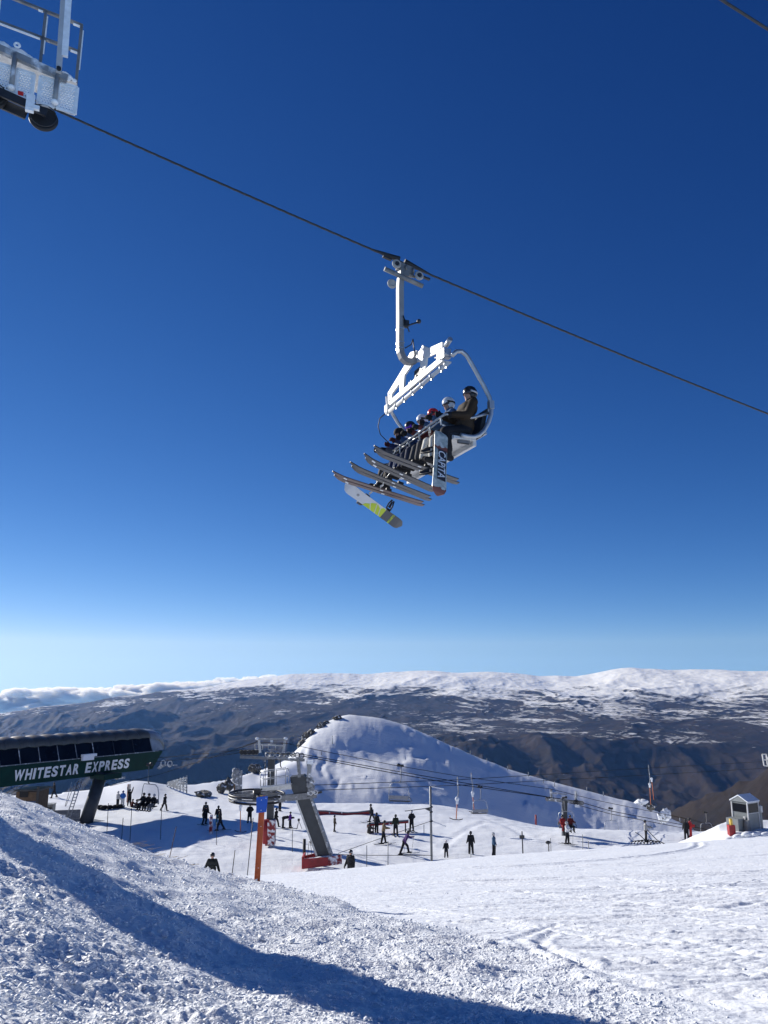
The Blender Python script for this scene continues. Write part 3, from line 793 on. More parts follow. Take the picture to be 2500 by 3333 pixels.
def big_chair():
    t = thing('chairlift_chair', 'white six-seat chairlift chair carrying riders, hanging from the rope in the sky', 'chairlift chair', CW(0, 0, ZB), CRZ)
    Z = (0, 0, ZB)
    # grip, its rollers and fairings
    g = MB()
    g.box((0.22, 0, 8.60), (0.34, 0.13, 0.16), Matrix.Rotation(-0.21, 3, 'Y')); g.box((0.25, .02, 8.47), (0.2, 0.16, 0.16)); g.box((0.10, 0, 8.5), (0.16, .1, .1))
    for dx in (-.05, .12, .3): g.tube([(dx + .1, 0.10, 8.50 + dx * .2), (dx + .1, .10, 8.62 + dx * .2)], .022, 6)
    g.tube([(0.0, .05, 8.42), (.42, .05, 8.56)], .03, 6)
    grip = g.build('grip', mat('dull_steel', (.20, .20, .195), .55, .3, .35, 7, .1, 20), t, Z)
    for (x, z, s) in ((0.45, 8.60, .095), (-0.07, 8.44, .095)):
        w = MB(); w.ring((x, .12, z), (0, 1, 0), .072, .032, 20, 8); w.disc((x, .12, z), (0, 1, 0), .06, .03, 14); rw = w.build('roller', mat('worn_roller', (.34, .33, .31), .6, 0, .2, 12), t, Z)
        h = MB(); h.disc((x, .14, z), (0, 1, 0), .045, .05, 14); h.build('roller_hub', K_DARK, rw, Z)
    w = MB(); w.ring((.53, .05, 8.16), (0, 1, 0), .07, .035, 20, 8); w.disc((.53, .05, 8.16), (0, 1, 0), .045, .05, 14); w.build('guide_wheel', mat('worn_roller', (.34, .33, .31), .6, 0, .2, 12), t, Z)
    for sgn in (1, -1):
        f = MB(); x0 = 0.28 + .06 * sgn; pts = []; rs = []
        for i in range(7):
            x = x0 + sgn * .68 * i / 6
            pts.append((x, 0, sag(x) + .012 + .03 * (1 - i / 6))); rs.append(.062 * (1 - i / 6) + .006)
        f.tube(pts, rs, 8); f.build('rope_fairing', K_BLACK, t, Z)
    c = MB(); c.tube([(-.16, .10, 8.22), (.72, .10, 8.44)], .05, 10); c.build('guide_bar', mat('dull_steel', (.20, .20, .195), .55, .3, .35, 7, .1, 20), t, Z)
    for x, z in ((.66, 8.70), (-.23, 8.43)):
        c = MB(); c.box((x, .1, z), (.2, .06, .035), Matrix.Rotation(-.2, 3, 'Y')); c.build('contact_plate', K_DARK, t, Z)
    # hanger
    pr = [(.25, 8.52), (.31, 8.36), (.325, 8.1), (.325, 7.4), (.33, 6.80), (.32, 6.66), (.275, 6.55), (.20, 6.49), (.10, 6.48), (-.02, 6.53)]
    rings = []
    for i, (x, z) in enumerate(pr):
        a = Vector((pr[min(i + 1, len(pr) - 1)][0] - pr[max(i - 1, 0)][0], 0, pr[min(i + 1, len(pr) - 1)][1] - pr[max(i - 1, 0)][1])).normalized()
        nn = Vector((a.z, 0, -a.x)); w = .058
        rings.append([Vector((x, sy * .072, z)) + nn * (sx * w) for sx, sy in ((-1, -1), (1, -1), (1, 1), (-1, 1))])
    h = MB(); h.loft(rings, True, True, False)
    hg = h.build('hanger', mat('hanger_grey', (.25, .25, .25), .5, .1, .2, 4, .05), t, Z)
    for z in (7.18, 6.87, 6.74):
        b = MB(); b.box((.328, 0, z), (.135, .163, .03)); b.build('hanger_band', K_GALV, hg, Z)
    br = MB(); br.box((.22, .05, 7.3), (.12, .1, .14)); br.tube([(.25, .1, 7.22), (-.02, .14, 7.34)], .018, 6); br.ball((-.04, .15, 7.36), .05, None, 10, 6)
    br.tube([(.3, .1, 7.45), (.17, .12, 7.1)], .013, 6); br.build('crank_handle', K_DARK, t, Z)
    br = MB(); br.tube([(.24, .05, 6.75), (.1, .06, 6.85), (.06, .06, 6.98)], .012, 6); br.tube([(.06, .06, 6.98), (.02, .06, 6.62)], .012, 6); br.build('antenna_bracket', K_DARK, t, Z)
    # pierced beam
    X = -.06
    outer = [(-1.50, 6.03), (1.25, 6.02), (1.27, 6.41), (.66, 6.54), (.36, 6.73), (.22, 6.66), (-.2, 6.78), (-.34, 6.72), (-.62, 6.63), (-1.05, 6.50), (-1.52, 6.36)]
    holes = [[(.47, 6.15), (1.0, 6.14), (1.02, 6.28), (.54, 6.38)], [(-.64, 6.14), (.26, 6.14), (.24, 6.43), (-.12, 6.53), (-.58, 6.43)], [(-1.30, 6.14), (-.85, 6.14), (-.85, 6.35), (-1.28, 6.25)]]
    p = MB(); p.holed([(X, y, z) for y, z in outer], [[(X, y, z) for y, z in hh] for hh in holes], (.045, 0, 0))
    p.box((X - .07, 1.1, 6.04), (.2, .26, .03)); p.box((X - .07, -1.36, 6.05), (.2, .26, .03))
    beam = p.build('beam', K_WHITE, t, Z)
    s = MB(); s.prism([(X + .047, -.46, 6.60), (X + .047, -.1, 6.60), (X + .047, .14, 6.70), (X + .047, -.18, 6.79), (X + .047, -.40, 6.70)], (.03, 0, 0)); s.disc((X + .09, -.33, 6.63), (1, 0, 0), .055, .05, 12)
    s.build('beam_gusset', K_WHITE, beam, Z)
    q = MB(); q.box((X - .10, -.05, 6.30), (.02, .60, .30)); q.build('spring_cover', K_BLACK, t, Z)
    q = MB()
    for i in range(9): q.box((X - .06, -.55 + i * .085, 6.13 + .03 * (i % 3)), (.09, .045, .10 + .05 * (i % 2)))
    q.box((X - .09, .1, 6.25), (.1, .12, .22)); q.build('spring_pack', K_DARK, t, Z)
    for (y, z) in ((1.2, 6.12), (1.2, 6.3), (.98, 6.2), (.4, 6.45), (-.7, 6.25), (-.72, 6.5), (-1.42, 6.15), (-1.42, 6.28), (.36, 6.2)):
        q = MB(); q.disc((X + .05, y, z), (1, 0, 0), .017, .02, 8); q.build('bolt', K_DARK, beam, Z)
    c = MB(); c.tube([(-.03, 1.45, 5.90), (-.03, -1.62, 5.90)], .042, 10)
    lt = c.build('cross_tube', K_WHITE, t, Z)
    for y in (1.40, 1.2, .75, .3, -.15, -.6, -1.05, -1.5):
        q = MB(); q.tube([(-.03, y - .03, 5.90), (-.03, y + .03, 5.90)], .054, 10); q.box((-.03, y, 5.84), (.03, .04, .05)); q.build('collar', K_GALV, lt, Z)
    q = MB(); q.box((-.05, 1.36, 6.13), (.16, .12, .18)); q.tube([(-.03, 1.2, 6.1), (-.03, 1.5, 6.1)], .05, 10); q.tube([(-.05, 1.36, 6.3), (-.05, 1.56, 6.36)], .05, 8); q.build('end_bracket', K_GALV, t, Z)
    q = MB(); q.tube([(-.03, -1.55, 5.96), (-.03, -1.62, 6.3)], .03, 8); q.box((-.03, -1.56, 6.0), (.1, .16, .16)); q.build('end_bracket', K_WHITE, t, Z)
    # bent side tubes
    pf = [(-.06, 6.00), (-.15, 6.10), (-.26, 6.12), (-.37, 6.05), (-.47, 5.90), (-.62, 5.66), (-.74, 5.46), (-.84, 5.27), (-.88, 5.08), (-.86, 4.93), (-.80, 4.76), (-.70, 4.59), (-.60, 4.49), (-.48, 4.435), (-.34, 4.43), (-.2, 4.44)]
    for sgn, y0 in ((1, 1.60), (-1, -1.60)):
        c = MB(); pts = []
        for i, (x, z) in enumerate(pf):
            spl = .10 * math.sin(math.pi * i / (len(pf) - 1))
            if sgn > 0: pts.append((x, y0, z))
            else:
                k = math.exp(-((i - 3.5) / 3.0) ** 2)
                pts.append((x, y0 - .42 * k, z - .04 * k))
        c.tube(pts, .042, 12); c.build('side_tube', K_GALV, t, Z)
        q = MB(); q.box((-.865, y0, 5.12), (.1, .1, .16)); q.build('tube_joint', K_GALV, t, Z)
    # seat
    q = MB(); q.box((-.30, 0, 4.40), (.46, 3.16, .05)); q.box((-.52, 0, 4.33), (.07, 3.1, .10)); q.box((-.08, 0, 4.40), (.05, 3.1, .08)); q.build('seat_frame', K_WHITE, t, Z)
    q = MB()
    for i in range(3): q.box((-.3, 1.52, 4.37 - .0 * i), (.24, .05, .12))
    q.build('seat_side_plate', K_SEAT, t, Z)
    for i in range(6):
        y = 1.3 - .52 * i
        q = MB(); rr = []
        for x, zt in ((-.60, .02), (-.5, .075), (-.2, .07), (.02, .075), (.07, .03)):
            rr.append([(x, y - .245, 4.43), (x, y + .245, 4.43), (x, y + .235, 4.43 + zt), (x, y - .235, 4.43 + zt)])
        q.loft(rr, True, True, False); q.build('seat_cushion', K_CUSH, t, Z)
        q = MB(); rr = []
        for z, dx in ((4.5, 0), (4.6, .05), (4.85, .05), (5.02, .03), (5.06, 0)):
            xb = -.68 - (z - 4.5) * .22
            rr.append([(xb - .03, y - .245, z), (xb - .03, y + .245, z), (xb + dx, y + .235, z), (xb + dx, y - .235, z)])
        q.loft(rr, True, True, False); q.build('backrest', K_CUSH, t, Z)
    q = MB(); q.beam((-.74, -1.6, 4.55), (-.74, 1.6, 4.55), .05, .05); q.beam((-.82, -1.6, 5.0), (-.82, 1.6, 5.0), .04, .05); q.build('back_rail', K_GALV, t, Z)
    # lap bar
    for sgn in (1, -1):
        y = 1.53 * sgn; y2 = 1.45 * sgn
        q = MB(); q.tube([(-.84, 1.55 * sgn, 4.97), (-.66, y, 4.90), (-.50, y, 4.84), (-.42, y, 4.83), (0.0, y2, 4.87), (.05, y2 - .03 * sgn, 4.87)], .030, 10); q.build('restraint_arm', K_GALV, t, Z)
    q = MB(); q.tube([(.05, 1.45, 4.86), (.05, -1.45, 4.86)], .027, 10); q.tube([(.03, 1.3, 4.80), (.03, -1.3, 4.80)], .018, 8); q.build('restraint_bar', K_GALV, t, Z)
    for y in (1.28, .8, .3, -.2, -.7):
        q = MB(); q.tube([(.05, y, 4.87), (.04, y, 4.70)], .016, 8); q.build('restraint_prong', K_WHITE, t, Z)
    for y in (.62, .16):
        q = MB(); q.tube([(.05, y + .1, 4.87), (-.1, y - .1, 4.62)], .016, 8); q.build('restraint_strut', K_GALV, t, Z)
    q = MB(); q.tube([(-.02, -1.62, 5.92), (.10, -1.72, 5.80), (.14, -1.72, 5.6), (.10, -1.68, 5.4), (-.05, -1.6, 5.22)], .011, 6); q.build('cable', K_BLACK, t, Z)
    return t
big_chair()

# ================================================================== people
def dirv(a, b, side): return Vector((math.sin(a) * math.cos(b), side * math.sin(b), -math.cos(a) * math.cos(b)))
def skeleton(p):
    """joint positions for a 1.75 m figure facing +X, left +Y; angles in degrees"""
    g = lambda k, d=0: R(p.get(k, d))
    J = {'pel': Vector((0, 0, 0))}
    ln = g('lean'); sd = g('side')
    up = Vector((math.sin(ln), math.sin(sd), math.cos(ln))).normalized()
    tw = g('twist')
    lat = Vector((-math.sin(tw), math.cos(tw), 0))
    J['spine'] = up * .24; J['chest'] = up * .42; J['neck'] = up * .56
    hp = g('head', 0)
    hu = Vector((math.sin(ln * .55 + hp), math.sin(sd) * .5, math.cos(ln * .55 + hp))).normalized()
    J['head'] = J['neck'] + hu * .155; J['hup'] = hu; J['hyaw'] = g('yaw')
    for s, k in ((1, 'L'), (-1, 'R')):
        hip = Vector((0, s * .095, -.02)); J['hip' + k] = hip
        a, b, kn = g('hip' + k, 0), g('abd' + k, 4), g('knee' + k, 4)
        d = dirv(a, b, s); J['knee' + k] = hip + d * .43
        d2 = dirv(a - kn, b * .8, s); J['ank' + k] = J['knee' + k] + d2 * .41
        fa = g('foot' + k, 0); fy = g('toe' + k, 6) * s
        J['toe' + k] = J['ank' + k] + Vector((math.cos(fa) * math.cos(fy) * .19, math.sin(fy) * .19, -.055 + math.sin(fa) * .19))
        J['heel' + k] = J['ank' + k] + Vector((-.05 * math.cos(fa), 0, -.055 - math.sin(fa) * .05))
        sh = J['chest'] + up * .075 + lat * (s * .175); J['sh' + k] = sh
        a, b, e, inn = g('arm' + k, 5), g('out' + k, 14), g('elb' + k, 18), g('in' + k, 0)
        d = dirv(a, b, s); J['elb' + k] = sh + d * .28
        d2 = dirv(a + e, b - inn, s); J['wr' + k] = J['elb' + k] + d2 * .25; J['hd' + k] = d2
    return J
def capsules(J, near):
    C = []                                                   # p0, p1, r0, r1, slot   slots: 0 jacket 1 trousers 2 boots 3 gloves 4 skin
    a = lambda *q: C.append(q)
    lat = (J['shL'] - J['shR']).normalized(); up = (J['chest'] - J['pel']).normalized()
    a(J['pel'] + lat * .06, J['pel'] - lat * .06, .138, .138, 1)
    a(J['spine'] + lat * .055 - up * .15, J['spine'] - lat * .055 - up * .15, .160, .160, 0)
    a(J['spine'] + lat * .05, J['spine'] - lat * .05, .150, .150, 0)
    a(J['chest'] + lat * .075, J['chest'] - lat * .075, .152, .152, 0)
    a(J['chest'], J['neck'] - J['hup'] * .02, .11, .072, 0)
    a(J['neck'] - J['hup'] * .03, J['head'] - J['hup'] * .05, .062, .058, 0)
    fw = Vector((math.cos(J['hyaw']), math.sin(J['hyaw']), 0)); fw = (fw - J['hup'] * fw.dot(J['hup'])).normalized(); J['fw'] = fw
    a(J['head'] + J['hup'] * .035 - fw * .01, J['head'] - J['hup'] * .03 + fw * .008, .098, .082, 4)
    a(J['head'] - J['hup'] * .085 + fw * .035, J['head'] - J['hup'] * .03 + fw * .03, .045, .06, 4)
    if near: a(J['head'] - J['hup'] * .045 + fw * .10, J['head'] - J['hup'] * .0 + fw * .085, .018, .012, 4)
    for k in 'LR':
        a(J['hip' + k], J['knee' + k], .116, .096, 1)
        a(J['knee' + k], J['ank' + k] + (J['knee' + k] - J['ank' + k]) * .22, .094, .090, 1)
        a(J['ank' + k] + (J['knee' + k] - J['ank' + k]) * .42, J['ank' + k], .074, .068, 2)
        a(J['heel' + k], J['toe' + k], .056, .052, 2)
        a(J['sh' + k], J['elb' + k], .090, .078, 0)
        a(J['elb' + k], J['wr' + k], .076, .062, 0)
        d = J['hd' + k]; w = J['wr' + k]
        if near:
            x = d.orthogonal().normalized(); y = d.cross(x)
            side = lat * (1 if k == 'L' else -1); side = (side - d * side.dot(d)); side = side.normalized() if side.length > .1 else x
            pn = d.cross(side)
            a(w, w + d * .09, .042, .046, 3)
            for i, (o, ln) in enumerate(((-.036, .075), (-.012, .088), (.012, .084), (.036, .066))):
                b0 = w + d * .09 + pn * o
                b1 = b0 + d * ln * .55 - side * .008; b2 = b1 + (d * .5 - side * .85).normalized() * ln * .55
                a(b0, b1, .0165, .0155, 3); a(b1, b2, .0155, .014, 3)
            a(w + d * .03 - pn * .03, w + d * .085 - pn * .075 - side * .03, .018, .015, 3)
        else:
            a(w, w + d * .10, .048, .045, 3)
    return C
def capsule_mesh(C, seg=10):
    mb = MB()
    for p0, p1, r0, r1, s in C:
        d = (p1 - p0); L = d.length
        if L < 1e-4: d = Vector((0, 0, 1))
        d = d.normalized() if d.length > 0 else Vector((0, 0, 1))
        pts = []; rs = []
        for i in range(4):
            q = math.pi / 2 * (1 - i / 4); pts.append(p0 - d * r0 * math.sin(q)); rs.append(max(r0 * math.cos(q), .002))
        pts += [p0]; rs += [r0]
        pts += [p1]; rs += [r1]
        for i in range(1, 5):
            q = math.pi / 2 * (i / 4); pts.append(p1 + d * r1 * math.sin(q)); rs.append(max(r1 * math.cos(q), .002))
        mb.tube(pts, rs, seg)
    return mb
PENDING = []
CL = {}
def cloth(rgb, bump=.25):
    key = 'cloth_%02x%02x%02x' % tuple(int(min(1, c ** .45) * 255) for c in rgb)
    return CL.setdefault(key, mat(key, rgb, .8, 0, .22, 9, bump, 22, .25))
SKIN = mat('skin', (0.42, 0.23, 0.16), .55, 0, .1, 8)
GOGGLE = mat('goggle_lens', (0.05, 0.05, 0.07), .12, .3, .2, 4)
GOGPURPLE = mat('goggle_lens_purple', (0.16, 0.03, 0.55), .15, .4, .2, 4)
BLK = (0.012, 0.013, 0.017)
def person(label, loc, rz, pose, jacket=BLK, trousers=BLK, hat=BLK, scale=1.0, near=False, boots=(.02, .02, .022), gloves=(.015, .015, .017),
           goggles=None, hood=False, group='people on the snow', origin='feet', strap=None, brim=False, skin=True):
    J = skeleton(pose)
    if origin == 'feet':
        low = min(min(J['toe' + k].z, J['heel' + k].z) - .048 for k in 'LR')
        if pose.get('seat'): low = -.13
        sh = Vector((0, 0, -low))
    else: sh = Vector((0, 0, 0))
    for k, v in J.items():
        if isinstance(v, Vector) and k not in ('hup', 'hdL', 'hdR', 'fw'): J[k] = (v + sh)
    C = capsules(J, near)
    ob = capsule_mesh(C).build('person', None)
    ob.location = loc; ob.rotation_euler = (0, 0, rz); ob.scale = (scale,) * 3
    tag(ob, label, 'person', group)
    md = ob.modifiers.new('skin', 'REMESH'); md.mode = 'VOXEL'; md.voxel_size = .016 if near else .030
    sm = ob.modifiers.new('soft', 'SMOOTH'); sm.factor = .5; sm.iterations = 3 if near else 4
    mats = [cloth(jacket), cloth(trousers), cloth(boots, .1), cloth(gloves, .1), SKIN if skin else cloth(jacket)]
    PENDING.append((ob, C, mats))
    # hat or helmet, goggles
    h, u, f = J['head'], J['hup'], J['fw']; l = u.cross(f).normalized()
    M = Matrix((f, l, u)).transposed()
    mb = MB(); mb.ball(h + u * .035 - f * .015, (.135, .118, .128), M, 16, 8, -.25, 1.0)
    mb.ball(h - u * .005 - f * .035, (.108, .119, .10), M, 12, 6, -.7, .5)
    hb = mb.build('hood' if hood else 'helmet', cloth(hat, .05) if hood else mat('shell_%02x%02x%02x' % tuple(int(c * 255) for c in hat), hat, .3, 0, .08, 5), ob)
    if brim:
        mb = MB(); mb.box(h + u * .06 + f * .13, (.07, .17, .02), M); mb.build('brim', cloth(hat), ob)
    if goggles is not None:
        mb = MB(); rr = []
        for i in range(9):
            q = R(-62 + 124 * i / 8); d = f * math.cos(q) + l * math.sin(q)
            base = h + u * .02 - f * .01; w = .034 + .010 * math.cos(q)
            rr.append([base + d * .100 - u * w, base + d * .122 - u * w * .9, base + d * .122 + u * w * .9, base + d * .100 + u * w])
        mb.loft(rr, True, True, True); gg = mb.build('goggles', goggles, ob)
        mb = MB(); rr = []
        for i in range(17):
            q = R(58 + 244 * i / 16); d = f * math.cos(q) * 1.12 + l * math.sin(q)
            base = h + u * .03 - f * .015
            rr.append([base + d * .119 - u * .017, base + d * .126 - u * .017, base + d * .126 + u * .017, base + d * .119 + u * .017])
        mb.loft(rr, True, True, True); mb.build('goggle_strap', cloth(strap or (.02, .02, .02), .05), ob)
    return ob, J
def finish_people():
    dg = bpy.context.evaluated_depsgraph_get()
    out = []
    for ob, C, mats in PENDING:
        out.append(bpy.data.meshes.new_from_object(ob.evaluated_get(dg)))
    for (ob, C, mats), me in zip(PENDING, out):
        n = len(me.polygons)
        ctr = np.zeros(n * 3); me.polygons.foreach_get('center', ctr); ctr = ctr.reshape(-1, 3)
        best = np.full(n, 1e9); slot = np.zeros(n, np.int32)
        for p0, p1, r0, r1, s in C:
            a = np.array(p0); d = np.array(p1) - a; L = max(d @ d, 1e-9)
            tt = np.clip(((ctr - a) @ d) / L, 0, 1)
            dist = np.linalg.norm(ctr - a - tt[:, None] * d, axis=1) - (r0 + (r1 - r0) * tt)
            m = dist < best; best[m] = dist[m]; slot[m] = s
        me.materials.clear()
        for m in mats: me.materials.append(m)
        me.polygons.foreach_set('material_index', slot)
        me.polygons.foreach_set('use_smooth', np.ones(n, bool))
        me.update(); old = ob.data
        ob.modifiers.clear(); ob.data = me; me.name = 'person'
        bpy.data.meshes.remove(old)

# skis and boards --------------------------------------------------
def ski_mb(L=1.7, w=.05, th=.02, tip=.065):
    mb = MB(); rr = []
    for i in range(19):
        f = i / 18; x = -L * .47 + L * f
        ww = w * (1.0 + .35 * (2 * f - 1) ** 2)
        z = 0
        if f > .86: z = tip * ((f - .86) / .14) ** 1.8; ww *= 1 - .75 * ((f - .86) / .14) ** 3
        if f < .06: z = .012 * ((.06 - f) / .06); ww *= 1 - .25 * (.06 - f) / .06
        rr.append([(x, -ww, z), (x, ww, z), (x, ww, z + th), (x, -ww, z + th)])
    mb.loft(rr, True, True, False); return mb
def ski(label, M, L=1.7, base=K_BASEGREY, group='skis', w=.05, detail=False, tipcol=None):
    o = ski_mb(L, w).build('ski', base); o.matrix_world = M
    tag(o, label, 'ski', group)
    b = MB(); b.box((.12, 0, .045), (.09, .06, .05)); b.build('toe_binding', K_BLACK, o)
    b = MB(); b.box((-.17, 0, .05), (.12, .06, .06)); b.build('heel_binding', K_BLACK, o)
    if detail:
        mb = MB(); mb.box((-.02, 0, -.004), (.07, .035, .006)); mb.build('base_logo', K_LETTER, o)
        if tipcol is not None:
            mb = MB(); mb.box((L * .40, 0, .004), (.13, .05, .006), Matrix.Rotation(-.22, 3, 'Y')); mb.build('tip_print', tipcol, o)
    return o
def axes(pos, x, z):
    x = Vector(x).normalized(); z = Vector(z); z = (z - x * z.dot(x)).normalized(); y = z.cross(x)
    m = Matrix((x, y, z)).transposed().to_4x4(); m.translation = pos; return m
def board_mb(L=1.52, w=.135, th=.012):
    mb = MB(); rr = []
    N = 26
    for i in range(N + 1):
        f = i / N; x = -L / 2 + L * f; e = abs(2 * f - 1)
        ww = w * (.90 + .12 * e * e); tipx = .12 * L
        dx = (L / 2 - abs(x))
        if dx < tipx: ww *= math.sqrt(max(.012, 1 - ((tipx - dx) / tipx) ** 2.4))
        z = .055 * max(0, (e - .80) / .20) ** 1.7
        rr.append([(x, -ww, z), (x, ww, z), (x, ww, z + th), (x, -ww, z + th)])
    mb.loft(rr, True, True, False); return mb
def binding_parts(o, spec):
    for x, sg in spec:                                        # sg: side the high back stands on
        mb = MB(); mb.box((x, 0, .03), (.11, .26, .03)); mb.box((x, .05, .066), (.12, .03, .06)); mb.box((x, -.05, .066), (.12, .03, .06))
        mb.box((x, sg * .12, .06), (.10, .03, .05)); mb.build('binding', K_BLACK, o)
        mb = MB(); mb.tube([(x - .05, sg * .125, .06), (x - .055, sg * .20, .16), (x - .03, sg * .27, .25), (x + .03, sg * .27, .25), (x + .055, sg * .20, .16), (x + .05, sg * .125, .06)], .018, 6)
        mb.prism([(x - .03, sg * .16, .10), (x + .03, sg * .16, .10), (x + .02, sg * .255, .235), (x - .02, sg * .255, .235)], (0, -.012, 0)); mb.build('high_back', K_BLACK, o)

def marble_base():
    m = bpy.data.materials.new('marbled_board_base'); m.use_nodes = True
    nt = m.node_tree; L = nt.links; b = nt.nodes['Principled BSDF']; b.inputs['Roughness'].default_value = .35
    tc = node(nt, 'ShaderNodeTexCoord'); n1 = node(nt, 'ShaderNodeTexNoise'); n1.inputs['Scale'].default_value = 5; n1.inputs['Detail'].default_value = 6; n1.inputs['Distortion'].default_value = 1.5
    L.new(tc.outputs['Object'], n1.inputs['Vector'])
    rp = node(nt, 'ShaderNodeValToRGB'); rp.color_ramp.elements[0].position = .35; rp.color_ramp.elements[0].color = (.24, .30, .29, 1); rp.color_ramp.elements[1].position = .62; rp.color_ramp.elements[1].color = (.58, .61, .57, 1)
    L.new(n1.outputs[0], rp.inputs[0])
    sx = node(nt, 'ShaderNodeSeparateXYZ'); L.new(tc.outputs['Object'], sx.inputs[0])
    ma = node(nt, 'ShaderNodeMath', operation='MULTIPLY_ADD'); L.new(n1.outputs[0], ma.inputs[0]); ma.inputs[1].default_value = .22; L.new(sx.outputs[0], ma.inputs[2])
    r2 = node(nt, 'ShaderNodeValToRGB'); r2.color_ramp.interpolation = 'CONSTANT'
    es = r2.color_ramp.elements; es[0].position = 0; es[0].color = (1, 1, 1, 1); es[1].position = .085; es[1].color = (0, 0, 0, 1)
    for p, c in ((.80, 1), (.88, 0)): e = es.new(p); e.color = (c, c, c, 1)
    mr = node(nt, 'ShaderNodeMapRange'); mr.inputs[1].default_value = -.6; mr.inputs[2].default_value = .6; L.new(ma.outputs[0], mr.inputs[0]); L.new(mr.outputs[0], r2.inputs[0])
    mx = node(nt, 'ShaderNodeMix', data_type='RGBA'); L.new(r2.outputs[0], mx.inputs[0]); L.new(rp.outputs[0], mx.inputs[6]); mx.inputs[7].default_value = (.22, .075, .05, 1)
    L.new(mx.outputs[2], b.inputs['Base Color']); return m

def two_tone():
    m = bpy.data.materials.new('white_and_grey_board_base'); m.use_nodes = True
    nt = m.node_tree; L = nt.links; b = nt.nodes['Principled BSDF']; b.inputs['Roughness'].default_value = .35
    tc = node(nt, 'ShaderNodeTexCoord'); sx = node(nt, 'ShaderNodeSeparateXYZ'); L.new(tc.outputs['Object'], sx.inputs[0])
    mr = node(nt, 'ShaderNodeMapRange'); mr.inputs[1].default_value = -.8; mr.inputs[2].default_value = .8; L.new(sx.outputs[0], mr.inputs[0])
    r2 = node(nt, 'ShaderNodeValToRGB'); r2.color_ramp.interpolation = 'CONSTANT'; es = r2.color_ramp.elements
    es[0].position = 0; es[0].color = (.10, .105, .11, 1); es[1].position = .333; es[1].color = (.66, .67, .68, 1)
    L.new(mr.outputs[0], r2.inputs[0]); L.new(r2.outputs[0], b.inputs['Base Color']); return m
GR = 'riders on the chair in the sky'
def riders():
    base = dict(hipL=86, hipR=84, kneeL=72, kneeR=70, abdL=6, abdR=6, armL=38, armR=38, elbL=62, elbR=60, outL=8, outR=8, inL=14, inR=14, lean=-4, footL=10, footR=10)
    def rider(y, sc, hx, label, **kw):
        ps = dict(base); ps.update(kw.pop('pose', {}))
        return person(label, CW(hx, y, 4.625), CRZ, ps, scale=sc, near=True, group=GR, origin='pelvis', **kw)
    lens = GOGGLE
    FUR = mat('brown_fleece', (0.04, 0.026, 0.015), .95, 0, .55, 34, 1.0, 60, .1)
    o, J = rider(1.30, 1.10, -.42, 'rider in brown patterned coat and black helmet nearest on the chair', jacket=(.040, .027, .017), trousers=BLK, hat=(.012, .012, .014), goggles=lens, strap=(.5, .5, .52),
                 pose=dict(lean=-12, hipL=80, hipR=82, kneeL=84, kneeR=80, armL=24, elbL=66, yaw=12, outL=4))
    mb = MB(); c = J['neck'] - J['fw'] * .07 + J['hup'] * .02
    mb.ball(c, (.10, .15, .10), None, 12, 8); mb.build('hood', FUR, o)
    rider(.78, 1.0, -.40, 'rider in white helmet, blue jacket and pale trousers second nearest on the chair', jacket=(.07, .13, .23), trousers=(.60, .57, .50), hat=(.70, .70, .70), goggles=lens, strap=(.03, .03, .03), pose=dict(lean=3, yaw=10, hipL=80, kneeL=72))
    rider(.26, .92, -.34, 'small rider in red helmet third nearest on the chair', jacket=(.16, .05, .05), trousers=(.05, .05, .055), hat=(.50, .02, .02), goggles=lens, pose=dict(lean=6))
    rider(-.26, .97, -.34, 'rider in white helmet and navy jacket fourth nearest on the chair', jacket=(.05, .10, .22), trousers=(.04, .045, .07), hat=(.72, .73, .76), goggles=lens, pose=dict(lean=6, yaw=8))
    rider(-.78, .98, -.32, 'rider with purple goggles and black helmet second farthest on the chair', jacket=(.025, .04, .11), trousers=(.02, .035, .09), hat=(.015, .015, .02), gloves=(.05, .012, .012), goggles=GOGPURPLE, pose=dict(lean=8, yaw=22))
    o, J = rider(-1.30, .99, -.30, 'bareface rider in black beanie with raised goggles farthest on the chair', jacket=(.09, .10, .13), trousers=(.07, .06, .05), hat=(.012, .012, .014), hood=True, pose=dict(lean=10, yaw=14, armL=30, hipL=74, kneeL=62))
    # skis, one pair per skier
    for (y, tip, tail, own, bs, tc) in ((.78, (1.2, 4.19), (-.54, 3.76), 'rider in pale trousers', K_BASEGREY, None), (.26, (1.21, 4.18), (-.25, 3.70), 'rider in red helmet', K_BASEGREY, K_LETTER),
                                       (-.26, (1.31, 4.14), (-.43, 3.64), 'rider in navy jacket', K_BASEGREY, None), (-.78, (1.5, 4.06), (-.51, 3.64), 'rider with purple goggles', K_BASEBROWN, K_LETTER)):
        a = Vector((tip[0], y, tip[1])); b = Vector((tail[0], y, tail[1])); L = (a - b).length + .02
        for s, nm in ((1, 'near'), (-1, 'far')):
            off = Vector((.05 * s, .09 * s, .012 * s)); mid = b + (a - b) * .47 + off
            m = axes(mid, (a - b) + Vector((0, .015 * s, 0)), (0, -.10, 1))
            ski('dark ski on the %s foot of the chair %s' % (nm, own), CM @ m, L, bs, 'skis of the chair riders', .052, True, tc)
        for s in (1, -1):
            pass
    # ski poles held along the skis
    for (y, own) in ((-.26, 'navy jacket'), (-.9, 'purple goggles')):
        mb = MB(); p0 = Vector((.12, y + .1, 4.72)); p1 = Vector((.62, y - .12, 3.80))
        mb.tube([CM @ p0, CM @ p1], .008, 6); mb.tube([CM @ (p0 + Vector((-.05, 0, .1))), CM @ p0], .016, 6); mb.disc(CM @ (p0 + (p1 - p0) * .94), (p1 - p0), .045, .008, 10)
        single('ski_pole', mb, K_GALV, 'thin ski pole held by the chair rider with %s' % own, 'ski pole', CM @ p1, 'poles of the chair riders')
